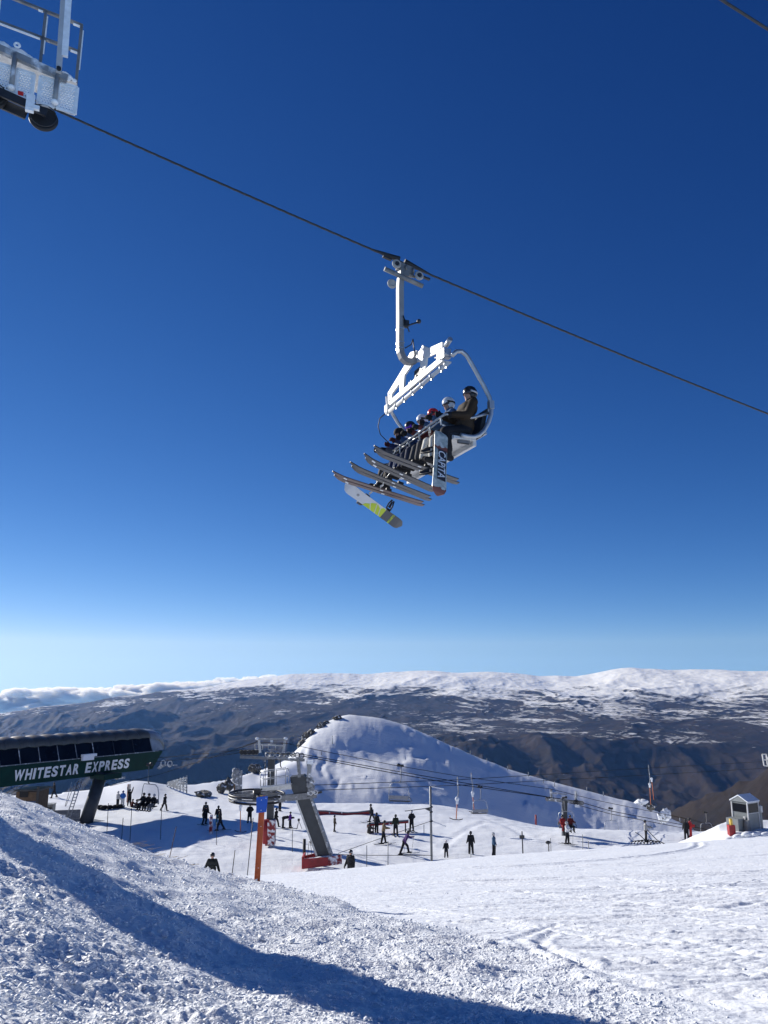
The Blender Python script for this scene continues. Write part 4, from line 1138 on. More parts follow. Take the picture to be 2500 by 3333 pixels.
    # near snowboard, base toward the viewer
    m = axes((0.35, 1.85, 3.815), (-.22, -.35, .91), (0, -1, .30))
    o = board_mb(1.50, .150).build('snowboard', marble_base()); o.matrix_world = CM @ m
    tag(o, 'grey marbled snowboard with CAPiTA lettering hanging below the nearest chair rider', 'snowboard', 'snowboards of the chair riders')
    mb = MB(); mb.box((-.08, .03, -.002), (.70, .175, .004)); pn = mb.build('graphic_panel', mat('dark_print', (.035, .032, .036), .4, 0, .3, 6), o)
    me = text_mesh('CAPiTA', .235, .86, .002, .0012)
    xs = [v.co.x for v in me.vertices]; cx = (min(xs) + max(xs)) / 2; k = .62 / (max(xs) - min(xs))
    me.transform(Matrix.Diagonal((k, k * 1.0, 1, 1)) @ Matrix.Translation((-cx, -.083, 0)))
    # on the base: read from below, running down the board
    me.transform(Matrix(((-1, 0, 0, -.08), (0, 1, 0, .03), (0, 0, -1, -.0058), (0, 0, 0, 1))))
    lo = bpy.data.objects.new('lettering', me); me.materials.append(K_LETTER); COL.objects.link(lo); lo.parent = o
    binding_parts(o, ((-.24, -1), (.26, -1)))
    # far snowboard
    tp, tl = Vector((1.05, -1.35, 4.05)), Vector((-.27, -1.35, 3.24))
    ax = (tp - tl); pd = Vector((.52, 0, -.857))
    bn = Vector((0, .70, 0)) + pd * .70                       # base normal
    m = axes((tp + tl) / 2, ax, -bn)
    o = board_mb(ax.length, .13).build('snowboard', two_tone()); o.matrix_world = CM @ m
    tag(o, 'white, lime and grey snowboard hanging lowest under the farthest chair rider', 'snowboard', 'snowboards of the chair riders')
    LIME = mat('lime_print', (.55, .66, .05), .4, 0, .05, 5); GREY = mat('grey_print', (.10, .105, .11), .4, 0, .1, 5)
    def pr(poly, mt, nm='base_print', z=-.0015):
        mb = MB(); mb.prism([(x, y, z) for x, y in poly], (0, 0, -.0015)); mb.build(nm, mt, o)
    pr([(.22, -.118), (.10, -.116), (.02, -.116), (.10, .0), (.18, -.05)], LIME); pr([(0.0, -.116), (-.10, -.116), (-.02, .10), (.07, .05), (.09, .02)], LIME)
    pr([(-.12, -.116), (-.20, -.117), (-.14, .05), (-.05, .10), (-.04, .09)], LIME); pr([(-.22, -.117), (-.265, -.118), (-.265, .1), (-.20, .11), (-.155, .06)], LIME)
    mb = MB(); mb.ring((.42, 0, -.002), (0, 0, 1), .022, .006, 14, 4); mb.build('base_logo', K_DARK, o)
    me = text_mesh('CUSTOM', .06, 1.0, .002, .0012)
    xs = [v.co.x for v in me.vertices]; cx = (min(xs) + max(xs)) / 2
    me.transform(Matrix.Translation((-cx, -.02, 0)))
    me.transform(Matrix(((0, -1, 0, -.47), (-1, 0, 0, 0.0), (0, 0, -1, -.0045), (0, 0, 0, 1))))
    lo = bpy.data.objects.new('lettering', me); me.materials.append(LIME); COL.objects.link(lo); lo.parent = o
    binding_parts(o, ((.25, -1), (-.30, 1)))
riders()

# ================================================================== lift tower top left (mast is left of the frame)
def tower_head():
    base = CW(11.2, 3.6, 0); gb = gz(base.x, base.y)
    t = thing('lift_tower', 'frosted lift tower head with catwalk and rope wheels at the top left corner', 'lift tower', (base.x, base.y, gb), CRZ)
    inv = (Matrix.Translation((base.x, base.y, gb)) @ Matrix.Rotation(CRZ, 4, 'Z')).inverted() @ CM
    def B(mb, nm, m, par=t):
        for i, p in enumerate(mb.v): mb.v[i] = inv @ p
        return mb.build(nm, m, par)
    mb = MB(); mb.tube([(11.2, 3.6, gb), (11.2, 3.6, 11.4)], [.55, .38], 20); B(mb, 'mast', K_GALV)
    mb = MB(); mb.box((11.2, 3.6, 11.6), (.5, 8.0, .5)); B(mb, 'crossarm', K_GALV)
    sl = .2165
    def zz(x): return sag(x)
    # side beam, walkway, sheave beam
    mb = MB(); mb.beam((7.12, .12, 10.95), (11.6, .12, 11.92), .09, .13); B(mb, 'side_beam', K_RIMED)
    mb = MB(); mb.beam((6.95, -.35, 11.02), (11.6, -.35, 11.95), .75, .05); B(mb, 'walkway', K_GALV)
    # rime heaped on the walkway
    mb = MB(); rng = random.Random(2)
    for i in range(150):
        f = rng.random(); x = 7.1 + 4.2 * f; d = .05 + .13 * rng.random() * (0.5 + f)
        mb.ball((x, -.02 - .35 * rng.random(), 11.06 + (x - 6.95) * .2 + d * .3), (d * 1.2, d, d * .8), None, 7, 5)
    for i in range(70):
        x = 6.95 + 1.6 * rng.random(); d = .02 + .03 * rng.random()
        mb.ball((x, .05 + .05 * rng.random(), 11.0 + (x - 6.95) * .2 - .02 * rng.random()), (d * 1.4, d, d), None, 6, 4)
    rm = B(mb, 'rime', K_RIME); rm['kind'] = 'stuff'
    # perforated panels with frames
    def panel(x0, x1, k):
        zt = lambda x: 10.90 + (x - 7.0) * .06; zb = lambda x: 10.335 + (x - 7.0) * .05
        y = .02
        outer = [(x0, y, zb(x0)), (x1, y, zb(x1)), (x1, y, zt(x1)), (x0, y, zt(x0))]
        fr = MB()
        for a, b in zip(outer, outer[1:] + outer[:1]): fr.beam(a, b, .05, .045, (0, 1, 0))
        pf = B(fr, 'panel_frame', K_RIME)
        holes = []; s = .048
        nx = int((x1 - x0 - .07) / s); nz = int((zt(x0) - zb(x0) - .07) / s)
        for i in range(nx):
            for j in range(nz):
                cx = x0 + .05 + (i + .5 + .5 * (j % 2) - .25) * s; cz = zb(cx) + .05 + (j + .5) * s
                r = .014
                holes.append([(cx + r * math.cos(q), y, cz + r * math.sin(q)) for q in (0.3, 1.35, 2.4, 3.45, 4.5, 5.5)])
        pl = MB(); pl.holed(outer, holes, (0, -.012, 0)); B(pl, 'perforated_panel', K_RIME)
    panel(6.93, 7.26, 0); panel(7.29, 7.58, 1); panel(7.68, 7.98, 2); panel(8.02, 8.34, 3); panel(8.40, 8.9, 4); panel(8.95, 9.5, 5)
    for x in (7.29, 8.02, 8.7, 9.5):
        mb = MB(); mb.tube([(x, .13, 10.98 + (x - 7.1) * .2), (x, .13, 10.33 + (x - 7.) * .1)], .045, 10); ht = B(mb, 'hanger_tube', K_RIMED)
        mb = MB(); mb.ball((x, .13, 10.36 + (x - 7.) * .1), (.07, .07, .05), None, 10, 6); B(mb, 'rime_cap', K_RIME, ht)
    # sheaves under the panels
    for i, x in enumerate((7.46, 8.32, 9.1, 9.9, 10.7)):
        c = (x, -.06, zz(x) - .27 + .02)
        mb = MB(); mb.ring((c[0], -.06, c[2]), (0, 1, 0), .215, .04, 28, 8); mb.disc(c, (0, 1, 0), .215, .05, 24); sh = B(mb, 'sheave', K_BLACK)
        mb = MB(); mb.ring((c[0], .035, c[2]), (0, 1, 0), .222, .010, 28, 5); B(mb, 'sheave_rim', K_DARK, sh)
    mb = MB(); mb.beam((7.4, .14, zz(7.4) - .25), (10.6, .14, zz(10.6) - .25), .04, .16); mb.beam((7.75, -.12, zz(7.75) - .28), (10.6, -.12, zz(10.6) - .3), .04, .2); B(mb, 'sheave_beam', K_DARK)
    mb = MB(); mb.box((7.85, .2, 10.34), (.09, .05, .05)); B(mb, 'red_marker', mat('red_marker', (.5, .02, .02), .5))
    mb = MB(); mb.box((7.68, .18, 10.2), (.14, .08, .34)); mb.box((7.62, .2, 10.12), (.2, .06, .08)); B(mb, 'rime_bracket', K_RIME)
    # railing
    top = lambda x: 12.30 + (x - 6.98) * .13; mid = lambda x: 11.70 + (x - 6.98) * .12; bot = lambda x: 11.02 + (x - 6.98) * .2
    for x in (6.97, 7.61, 8.42, 9.3, 10.3):
        mb = MB(); mb.beam((x, 0, bot(x)), (x, 0, top(x)), .05, .05); rp = B(mb, 'rail_post', K_GALV_D)
        mb = MB(); mb.beam((x - .032, .0, bot(x) + .3), (x - .032, .0, top(x) - .1), .03, .014, (0, 1, 0)); B(mb, 'rime_strip', K_RIME, rp)
    for fn, nm in ((top, 'top_rail'), (mid, 'middle_rail')):
        mb = MB(); mb.beam((6.95, 0, fn(6.95)), (11.4, 0, fn(11.4)), .05, .05); B(mb, nm, K_GALV_D)
        mb = MB(); mb.beam((7.0, 0.0, fn(7.0) - .034), (7.12, 0, fn(7.12) - .034), .04, .03); B(mb, 'rime_strip', K_RIME)
        mb = MB(); mb.beam((7.66, 0, fn(7.66) - .034), (8.4 if nm == 'middle_rail' else 7.74, 0, fn(8.4 if nm == 'middle_rail' else 7.74) - .034), .04, .02); B(mb, 'rime_strip', K_RIME)
    mb = MB(); mb.beam((7.27, .17, 10.98), (7.37, .17, 14.2), .10, .10); B(mb, 'lifting_frame', mat('pale_steel', (.48, .49, .50), .5, .2, .15, 4, .05))
    mb = MB(); mb.beam((7.195, .2, 11.35), (7.28, .2, 14.2), .055, .11); B(mb, 'rime_strip', K_RIME)
    mb = MB(); mb.disc((7.27, .24, 11.03), (0, 1, 0), .04, .04, 14); B(mb, 'bolt', K_DARK)
    mb = MB(); mb.ring((8.0, .18, 11.33), (0, 1, 0), .045, .02, 14, 6); B(mb, 'shackle', K_RIME)
    return t
tower_head()

# ================================================================== mast added out of view on the left to cast the shadow across the bank
def side_mast():
    x, y = -11.6, 16.9; g = gz(x, y) - .3
    t = thing('shadow_mast', 'added wide grey mast, unseen left of the view, casting the bank shadow', 'mast', (x, y, g))
    mb = MB(); mb.tube([(0, 0, 0), (0, 0, 4.2), (0, 0, 7.4)], [1.10, .95, .80], 24); mb.build('mast', K_TOWERGREY, t)
    mb = MB()
    for s in (-1, 1): mb.beam((1.25, s * .2, 0), (1.0, s * .2, 7.4), .05, .05)
    for i in range(21): mb.beam((1.24 - i * .011, -.2, .4 + i * .33), (1.24 - i * .011, .2, .4 + i * .33), .03, .03)
    mb.build('ladder', K_GALV, t)
    mb = MB(); mb.box((0, 0, 7.46), (1.9, 1.9, .1)); mb.build('platform', K_GALV, t)
side_mast()

# ================================================================== orange post with blue sign at the foot of the bank
def orange_post():
    Y = 20.0
    a = W(838, 2872, Y); top = W(880, 2595, Y)
    t = thing('marker_post', 'tall orange marker post with a blue sign plate near the bank', 'post', a)
    def l(u, v, dy=0): p = W(u, v, Y) - a; p.y += dy; return p
    b0, b1, t0, t1 = l(827, 2880), l(845, 2880), l(846, 2590), l(864, 2590)
    mb = MB(); n = Vector((0, .03, 0))
    mb.prism([b0, b1, t1, t0], n); mb.build('board', K_ORANGE, t)
    mb = MB(); e = .018
    mb.prism([b0 + Vector((0, -.03, 0)), b0 + Vector((e, -.03, 0)), t0 + Vector((e, -.03, 0)), t0 + Vector((0, -.03, 0))], Vector((0, .028, 0)))
    mb.build('edge_lip', K_ORANGE, t)
    p = [l(835, 2645, -.05), l(868, 2642, -.05), l(873, 2592, -.05), l(870, 2590, -.05), l(838, 2594, -.05), l(836, 2598, -.05)]
    mb = MB(); mb.prism(p, Vector((0, .008, 0))); sg = mb.build('sign_plate', K_BLUE, t)
    for (u, v) in ((852, 2603), (851, 2636), (867, 2597)):
        mb = MB(); q = l(u, v, -.055); mb.disc(q, (0, 1, 0), .012, .012, 8); mb.build('bolt', K_LETTER, sg)
    mb = MB(); mb.box(l(851, 2592, -.02), (.05, .02, .05)); mb.build('reflector', K_YELLOW, t)
    for v in (2690, 2825):
        mb = MB(); mb.box(l(838 + (2880 - v) * .06, v, -.004), (.03, .006, .012)); mb.build('reflective_tape', K_LETTER, t)
orange_post()

# ================================================================== terminal building
TE = Vector((-24.7, 90.2, 0)); TD = Vector((.538, .843, 0)).normalized(); TN = Vector((TD.y, -TD.x, 0))
TRZ = math.atan2(TD.y, TD.x)
def terminal():
    Lh = 36.0
    t = thing('lift_terminal', 'green lift terminal lettered WHITESTAR EXPRESS with curved metal roof', 'lift terminal', (TE.x, TE.y, -14.0), TRZ)
    # local: x along the hall (0 = far right end, negative towards the left), y = away from the visible face is +, z from ground
    Z = lambda z: z + 14.0
    # visible face is on local -y side
    # skirt
    def sec(x, cut=0): return [(x + cut * .0, .35, Z(-9.72)), (x, 0, Z(-7.86)), (x, 6.6, Z(-7.86)), (x, 6.25, Z(-9.72))]
    s = MB(); rr = []
    for x, xb in ((-Lh, -Lh), (-.2, -1.25)):
        rr.append([(xb, .35, Z(-9.72)), (x, 0, Z(-7.86)), (x, 4.3, Z(-7.86)), (xb, 3.95, Z(-9.72))])
    s.loft(rr, True, True, False); s.build('skirt', K_GREEN, t)
    # glazing
    def gl(x0, x1, mt, nm):
        g = MB(); g.loft([[(x, .16, Z(-7.82)), (x, .72, Z(-6.42)), (x, .80, Z(-6.42)), (x, .24, Z(-7.82))] for x in (x0, x1)], True, True, False); return g.build(nm, mt, t)
    edges = [-.9 - 1.05 * 0]
    x = -1.5; k = 0
    widths = [2.55, 2.55, 2.55] + [2.05] * 13
    for w in widths:
        if x - w < -Lh: break
        wo = gl(x - w + .037, x - .037, K_PANE, 'window')
        m = MB(); m.loft([[(xx, .12, Z(-7.82)), (xx, .69, Z(-6.42)), (xx, .82, Z(-6.42)), (xx, .26, Z(-7.82))] for xx in (x - w - .035, x - w + .035)], True, True, False)
        m.build('window_frame', K_RIMED if k > 1 else K_DARK, wo)
        x -= w; k += 1
    m = MB(); m.beam((-Lh, .10, Z(-7.84)), (-.8, .10, Z(-7.84)), .12, .10); m.build('window_sill', K_RIMED, t)
    b = MB(); b.loft([[(xx, .85, Z(-7.8)), (xx, .95, Z(-6.4)), (xx, 3.5, Z(-6.4)), (xx, 3.6, Z(-7.8))] for xx in (-Lh, -1.0)], True, True, False); b.build('inner_hall', K_DARK, t)
    # roof panels, each a curved sheet
    arc = []
    for i in range(13):
        q = math.pi * (1 - i / 12); arc.append((2.2 + 1.6 * math.cos(q), -6.45 + .95 * math.sin(q) ** .8))
    n = 22; w = (Lh - 1.6) / n
    for i in range(n):
        x1 = -1.6 - i * w; x0 = x1 - w + .03
        p = MB(); rings = []
        for j in range(5):
            xx = x0 + (x1 - x0) * j / 4; bul = .13 * math.sin(math.pi * j / 4)
            rings.append([(xx, y, Z(z) + bul) for y, z in arc])
        p.loft(rings, False, False, True); ob = p.build('roof_panel', K_ROOF, t)
    # rounded glazed end
    p = MB(); rings = []
    for j, (dx, sc, dz) in enumerate(((-1.6, 1, 0), (-.9, .985, -.05), (-.2, .95, -.22), (.35, .90, -.55), (.7, .85, -.95), (.75, .84, -1.38))):
        rings.append([(dx, 2.2 + (y - 2.2) * sc, Z(-7.84 + (z + dz + 7.84) * (1 if j < 5 else .3))) for y, z in arc])
    p.loft(rings, False, False, True); p.build('end_glazing', K_FROST, t)
    p = MB(); p.prism([(-1.62, .70, Z(-6.42)), (-1.62, .16, Z(-7.82)), (.70, .75, Z(-7.80)), (.1, .80, Z(-7.0)), (-.9, .80, Z(-6.43))], (0, .04, 0)); p.build('end_side_pane', K_FROST, t)
    # lettering: each letter a part on the leaning skirt
    up = Vector((0, .35, -1.86)).normalized() * -1; xx = Vector((1, 0, 0)); nn = xx.cross(up)
    txt = 'WHITESTAR EXPRESS'; H = 1.03
    def loc_x(u, v):                                         # where that pixel meets the skirt
        r = ray(u, v); best = None
        o = Vector((TE.x, TE.y, 0)) + TN * 0
        p0 = TE - TN * .15
        nrm = TN; kk = p0.dot(nrm) / r.dot(nrm); q = r * kk - TE; return q.dot(TD)
    xa, xb = loc_x(46, 2526), loc_x(421, 2484)
    glyphs = []; cur = 0
    for ch in txt:
        if ch == ' ': cur += .46; continue
        me = text_mesh(ch, 1.0, 1.0, .035, .012); xs = [v.co.x for v in me.vertices]
        ww = {'I': .17, 'W': .74}.get(ch, .47)
        sx = ww / (max(xs) - min(xs)); hy = max(v.co.y for v in me.vertices); ly = min(v.co.y for v in me.vertices)
        me.transform(Matrix.Diagonal((sx, H / (hy - ly), 1, 1)) @ Matrix.Translation((-min(xs), -ly, 0)))
        glyphs.append((me, cur)); cur += ww + .115
    k = (xb - xa) / (cur - .115)
    for me, c in glyphs:
        me.transform(Matrix.Diagonal((k, 1, 1, 1)))
        o = bpy.data.objects.new('letter', me); me.materials.append(K_LETTER); COL.objects.link(o); o.parent = t
        M = Matrix((xx, up, nn)).transposed().to_4x4()
        M.translation = Vector((xa + c * k, .35, Z(-9.72))) + up * .42 + nn * .02
        o.matrix_local = M
    # supports under the hall
    def lp(u, v, y):                                         # photo pixel at depth y -> local
        p = W(u, v, y) - Vector((TE.x, TE.y, -14.0)); return Vector((p.dot(TD), -p.dot(TN), p.z))
    c = MB(); a0 = lp(330, 2520, 83.5); a1 = lp(277, 2685, 81.0); c.tube([a0, a1], [.62, .66], 20); c.build('support_leg', K_TOWERGREY, t)
    c = MB(); c.box(lp(345, 2525, 83.5), (2.2, 2.2, .5)); c.build('leg_head', K_GREEN, t)
    c = MB(); c.box(lp(290, 2683, 81.5), (2.4, 1.8, .5)); c.build('footing', K_GALV_D, t)
    for (u0, v0, u1, v1) in ((262, 2545, 225, 2662), (268, 2545, 231, 2662)):
        pass
    c = MB(); A, B2 = lp(256, 2540, 80.5), lp(216, 2662, 79.5); A2, B3 = lp(267, 2540, 80.5), lp(228, 2662, 79.5)
    c.tube([A, B2], .05, 6); c.tube([A2, B3], .05, 6)
    for i in range(12): f = (i + .5) / 12; c.tube([A.lerp(B2, f), A2.lerp(B3, f)], .035, 5)
    c.build('ladder', K_GALV, t)
    for du in (0, -12):
        c = MB(); c.tube([lp(246 + du, 2545, 80.5), lp(214 + du * .2, 2625, 80)], .03, 5); c.build('stay_cable', K_GALV, t)
    # rope wheels sticking out of the end
    for (u, v) in ((531, 2484), (553, 2486)):
        c = MB(); c.ring(lp(u, v, 87), (0, 1, 0), .30, .06, 20, 6); c.build('sheave', K_WHITE, t)
    c = MB(); c.beam(lp(520, 2490, 87), lp(577, 2491, 87), .12, .12); c.prism([lp(525, 2490, 87), lp(545, 2490, 87), lp(520, 2504, 87), lp(512, 2500, 87)], Vector((0, .1, 0))); c.build('sheave_arm', K_RIMED, t)
    c = MB(); c.box(lp(290, 2458, 81.2), (1.6, .4, .25)); c.box(lp(286, 2466, 81.2), (1.3, .3, .5)); c.build('roof_vent', K_RIME, t)
    c = MB(); c.box(lp(390, 2532, 86), (1.0, .5, .22)); c.build('lamp', K_RIMED, t)
terminal()

def booth():
    p = W(85, 2622, 77)
    t = thing('operator_booth', 'dark timber and blue operator booth under the terminal at the left', 'booth', (p.x, p.y, -14.0 + 0))
    l = lambda u, v, dy=0: W(u, v, 77 + dy) - Vector((p.x, p.y, -14.0))
    mb = MB(); mb.box((0, 1.2, (l(85, 2578).z) / 2), (2.1, 2.4, l(85, 2578).z)); mb.build('wall', K_WOOD, t)
    mb = MB(); mb.box((.25, -.02, 2.0), (1.3, .06, 1.4)); mb.build('blue_panel', mat('blue_panel', (.015, .06, .16), .5), t)
    mb = MB(); mb.box((1.02, -.04, 2.0), (.2, .12, 4.0)); mb.build('corner_post', K_DARK, t)
    mb = MB()
    mb.box((-.3, -.03, 3.4), (.8, .05, .7)); mb.build('window', K_PANE, t)
    mb = MB(); mb.box((0, 1.2, l(85, 2575).z + .06), (2.4, 2.7, .14)); mb.build('roof', K_DARK, t)
    q = on(146, 84); g = thing('generator_box', 'grey machine cabinet beside the operator booth', 'cabinet', q, .1)
    mb = MB(); mb.box((0, 0, .65), (1.5, .9, 1.3)); mb.build('body', K_GALV_D, g)
    mb = MB(); mb.box((.35, -.46, .65), (.6, .03, .8)); mb.build('grille', K_DARK, g)
    mb = MB(); mb.box((0, 0, 1.33), (1.6, 1.0, .06)); mb.build('lid', K_RIMED, g)
    q = on(205, 80.5); g = thing('plank_wall', 'low grey board wall at the foot of the terminal ladder', 'wall', q, .25)
    for i in range(3):
        mb = MB(); mb.box((0, 0, .22 + i * .42), (3.0, .12, .40)); mb.build('board', K_GALV_D, g)
booth()

# ================================================================== lift equipment in the middle
Y1 = 63.0
def return_station():
    b = W(1045, 2815, Y1); b.z = -14.2
    t = thing('return_station', 'grey bullwheel station on a slanting steel leg with red padded foot', 'lift station', b)
    l = lambda u, v, dy=0.0: W(u, v, Y1 + dy) - b
    px = Y1 / FPX * .955
    def poly(nm, pts, m, th, y0=0.0, par=t):
        mb = MB(); mb.prism([l(u, v, y0) for u, v in pts], Vector((0, th, 0))); return mb.build(nm, m, par)
    poly('leg', [(965, 2600), (1009, 2598), (1074, 2790), (1036, 2794)], K_TOWERGREY, .9)
    poly('leg_flange', [(960, 2600), (966, 2600), (1037, 2794), (1030, 2794)], K_GALV, 1.0, -.05)
    poly('leg_flange', [(1008, 2598), (1014, 2598), (1081, 2785), (1074, 2790)], K_RIMED, 1.0, -.05)
    mb = MB()
    for i in range(22):
        f = i / 21; mb.box(l(1017 + 62 * f, 2610 + 172 * f, -.12), (.16, .1, .13))
    mb.build('cable_tray', K_RIMED, t)['kind'] = 'stuff'
    poly('head_box', [(944, 2530), (988, 2524), (998, 2532), (1000, 2590), (960, 2594), (950, 2570)], K_TOWERGREY, 1.2, -.1)
    poly('head_side', [(998, 2530), (1012, 2534), (1012, 2586), (1000, 2590)], K_RIMED, 1.1, -.05)
    mb = MB(); mb.beam(l(905, 2600), l(1030, 2586), .5, .45); mb.build('main_beam', K_GALV_D, t)
    mb = MB(); mb.beam(l(856, 2566, .3), l(962, 2560, .3), .7, .30); mb.build('platform_beam', K_GALV, t)
    # bullwheel: spokes and rims
    c = l(836, 2588, .8); rb = 2.15
    up = Vector((0.02, -.02, 1)).normalized()
    for dz, r, m, nm in ((.10, rb, K_DARK, 'bullwheel_rim'), (-.10, rb * 1.01, K_GALV_D, 'bullwheel_rim'), (-.34, rb * .97, K_BLACK, 'rope_guard')):
        mb = MB(); mb.ring(c + up * dz, up, r, .085, 40, 8); w = mb.build(nm, m, t)
    for i in range(8):
        q = math.pi * i / 4 + .2; mb = MB(); mb.beam(c, c + Vector((math.cos(q), math.sin(q), -.0)) * rb, .12, .16); mb.build('spoke', K_GALV_D, t)
    mb = MB(); mb.tube([c - up * .35, c + up * .35], .32, 16); mb.build('hub', K_DARK, t)
    mb = MB(); mb.box(c + Vector((.1, -.3, .35)), (.5, .5, .35)); mb.build('gearbox', K_DARK, t)
    for (u, v, r) in ((909, 2594, .15), (1012, 2581, .15), (1027, 2579, .15)):
        mb = MB(); mb.ring(l(u, v, -.35), (0, 1, 0), r, .045, 18, 6); mb.build('guide_sheave', K_WHITE, t)
    mb = MB(); mb.beam(l(1000, 2590, -.2), l(1048, 2577, -.2), .12, .16); mb.build('sheave_arm', K_DARK, t)
    # railing and walkway
    mb = MB(); mb.beam(l(848, 2563, -.4), l(950, 2552, -.4), .9, .06); mb.build('walkway', K_GALV, t)
    for u in (848, 858, 880, 899, 930, 940):
        mb = MB(); v1 = 2560 - (u - 848) * .1; mb.tube([l(u, v1, -.6 + .4 * (u in (848, 880, 930))), l(u, v1 - 50 + (6 if u in (848,) else 0), -.6 + .4 * (u in (848, 880, 930)))], .035, 6); mb.build('rail_post', K_GALV, t)
    for dv in (0, 25):
        mb = MB(); mb.tube([l(848, 2510 + dv, -.2), l(930, 2499 + dv, -.2), l(940, 2502 + dv, -.6), l(858, 2513 + dv, -.6), l(848, 2510 + dv, -.2)], .03, 6); mb.build('hand_rail', K_GALV, t)
    # posts on the head
    mb = MB(); mb.beam(l(975, 2530), l(970, 2466), .24, .24); mb.build('mast_post', K_GALV_D, t)
    mb = MB(); mb.beam(l(1004, 2530), l(1010, 2478), .26, .3); mb.beam(l(1004, 2530), l(1000, 2476), .1, .1); mb.build('mast_post', K_RIMED, t)
    mb = MB(); mb.box(l(1010, 2480, -.1), (.45, .4, .28)); mb.build('lamp_head', K_RIME, t)
    rng = random.Random(6); mb = MB()
    for i in range(26): mb.box(l(1000 + rng.random() * 24, 2532 + rng.random() * 50, -.2 - .2 * rng.random()), (.08 + .16 * rng.random(), .12, .08 + .3 * rng.random()))
    fr = mb.build('rimed_fittings', K_RIMED, t); fr['kind'] = 'stuff'
    # foot padding
    poly('front_pad', [(985, 2796), (1068, 2791), (1070, 2818), (985, 2829)], K_RED, .12, -.75)
    poly('left_pad', [(982, 2790), (988, 2788), (988, 2829), (982, 2828)], K_RED, 1.5, -.78)
    poly('right_pad', [(1068, 2791), (1113, 2781), (1113, 2812), (1069, 2819)], K_REDRIME, .12, -.7)
    poly('back_pad', [(984, 2788), (1030, 2776), (1030, 2800), (984, 2810)], K_RED, .12, .8)
    poly('snow_cap', [(988, 2797), (1075, 2790), (1070, 2787), (1040, 2790), (1004, 2799)], K_RIME, .3, -.6)
    for (u0, v0, u1, v1) in ((1006, 2738, 1000, 2800), (1010, 2738, 1016, 2790), (1006, 2738, 1012, 2745)):
        mb = MB(); mb.tube([l(u0, v0, -.2), l(u1, v1, -.3)], .022, 5); mb.build('chain', K_DARK, t)
return_station()

Y2 = 71.0
def lift_tower_middle():
    b = W(879, 2745, Y2); b.z = -14.1
    t = thing('lift_tower', 'dark lift tower with rope wheels and red frosted base pad behind the bullwheel', 'lift tower', b)
    l = lambda u, v, dy=0.0: W(u, v, Y2 + dy) - b
    mb = MB(); mb.beam(l(884, 2470), l(878, 2748), .56, .56, (0, 1, 0)); mb.build('mast', K_TOWERGREY, t)
    mb = MB(); mb.beam(l(783, 2464, 2.0), l(990, 2474, -1.0), .22, .22); mb.build('crossarm', K_GALV_D, t)
    # two sheave trains
    for i, (u, v, dy) in enumerate([(787, 2448, 2.2), (799, 2448, 2.2), (812, 2448, 2.2), (824, 2448, 2.2), (836, 2447, 2.2)]):
        mb = MB(); mb.ring(l(u, v, dy), (0, 1, 0), .17, .055, 18, 6); mb.disc(l(u, v, dy), (0, 1, 0), .12, .1, 12); mb.build('sheave', K_DARK, t)
    for i, (u, v) in enumerate([(872, 2456), (886, 2455), (905, 2455), (921, 2455), (938, 2455), (953, 2456), (968, 2458), (982, 2460)]):
        mb = MB(); mb.ring(l(u, v, -1.2), (0, 1, 0), .20, .05, 20, 6); mb.build('sheave', K_GALV if i % 2 == 0 else K_RIMED, t)
    mb = MB(); mb.beam(l(868, 2468, -1.1), l(990, 2471, -1.1), .10, .10); mb.build('sheave_beam', K_RIMED, t)
    mb = MB(); mb.beam(l(783, 2456, 2.3), l(840, 2455, 2.3), .12, .14); mb.build('sheave_beam', K_GALV_D, t)
    for (u, v) in ((877, 2463), (888, 2466), (930, 2470), (950, 2474)):
        mb = MB(); mb.ring(l(u, v, -1.1), (0, 1, 0), .13, .02, 14, 5); mb.build('cable_loop', K_RIMED, t)
    # lifting frame
    mb = MB(); mb.beam(l(840, 2406), l(932, 2407), .2, .16); mb.build('frame_top', K_RIMED, t)
    for (u0, v0, u1, v1) in ((843, 2408, 847, 2450), (928, 2408, 922, 2450)):
        mb = MB(); mb.beam(l(u0, v0), l(u1, v1), .18, .2); mb.build('frame_post', K_GALV, t)
    mb = MB(); mb.beam(l(845, 2424), l(925, 2428), .08, .08); mb.build('frame_rail', K_GALV, t)
    for u in (838, 930):
        mb = MB(); mb.ball(l(u, 2404), (.2, .15, .12), None, 8, 6); mb.build('rime_cap', K_RIME, t)
    for (u0, u1, v0, v1) in ((830, 855, 2422, 2440), (873, 897, 2423, 2441)):
        mb = MB(); P = [l(u0, v0, .3), l(u1, v0, .3), l(u1, v1, .3), l(u0, v1, .3)]
        for a, c in zip(P, P[1:] + P[:1]): mb.tube([a, c], .025, 5)
        mb.build('basket_rail', K_GALV, t)
    mb = MB(); mb.box(l(884, 2414, -.1), (.22, .03, .26)); mb.build('number_plate', K_LETTER, t)
    mb = MB(); mb.tube([l(864, 2475), l(863, 2560)], .03, 5); mb.tube([l(913, 2468), l(913, 2492), l(916, 2499)], .05, 6); mb.build('cable', K_DARK, t)['kind'] = 'stuff'
    # pads
    mb = MB(); mb.tube([l(866, 2668, -.45), l(866, 2745, -.45)], .30, 12); mb.build('pad', K_RED, t)
    mb = MB(); rr = []
    for v, w in ((2668, .44), (2690, .46), (2720, .42), (2750, .40)):
        c = l(880, v, -.3); rr.append([c + Vector((x * w, y * .4, 0)) for x, y in ((-1, -1), (1, -1), (1, 1), (-1, 1))])
    mb.loft(rr, True, True, False); mb.build('pad', K_REDRIME, t)
    mb = MB(); mb.box(l(894, 2718, -.5), (.18, .18, .6)); mb.build('control_box', K_HUT, t)
    mb = MB(); mb.tube([l(858, 2650, -.3), l(859, 2668, -.5)], .03, 5); mb.build('strap', K_DARK, t)
lift_tower_middle()

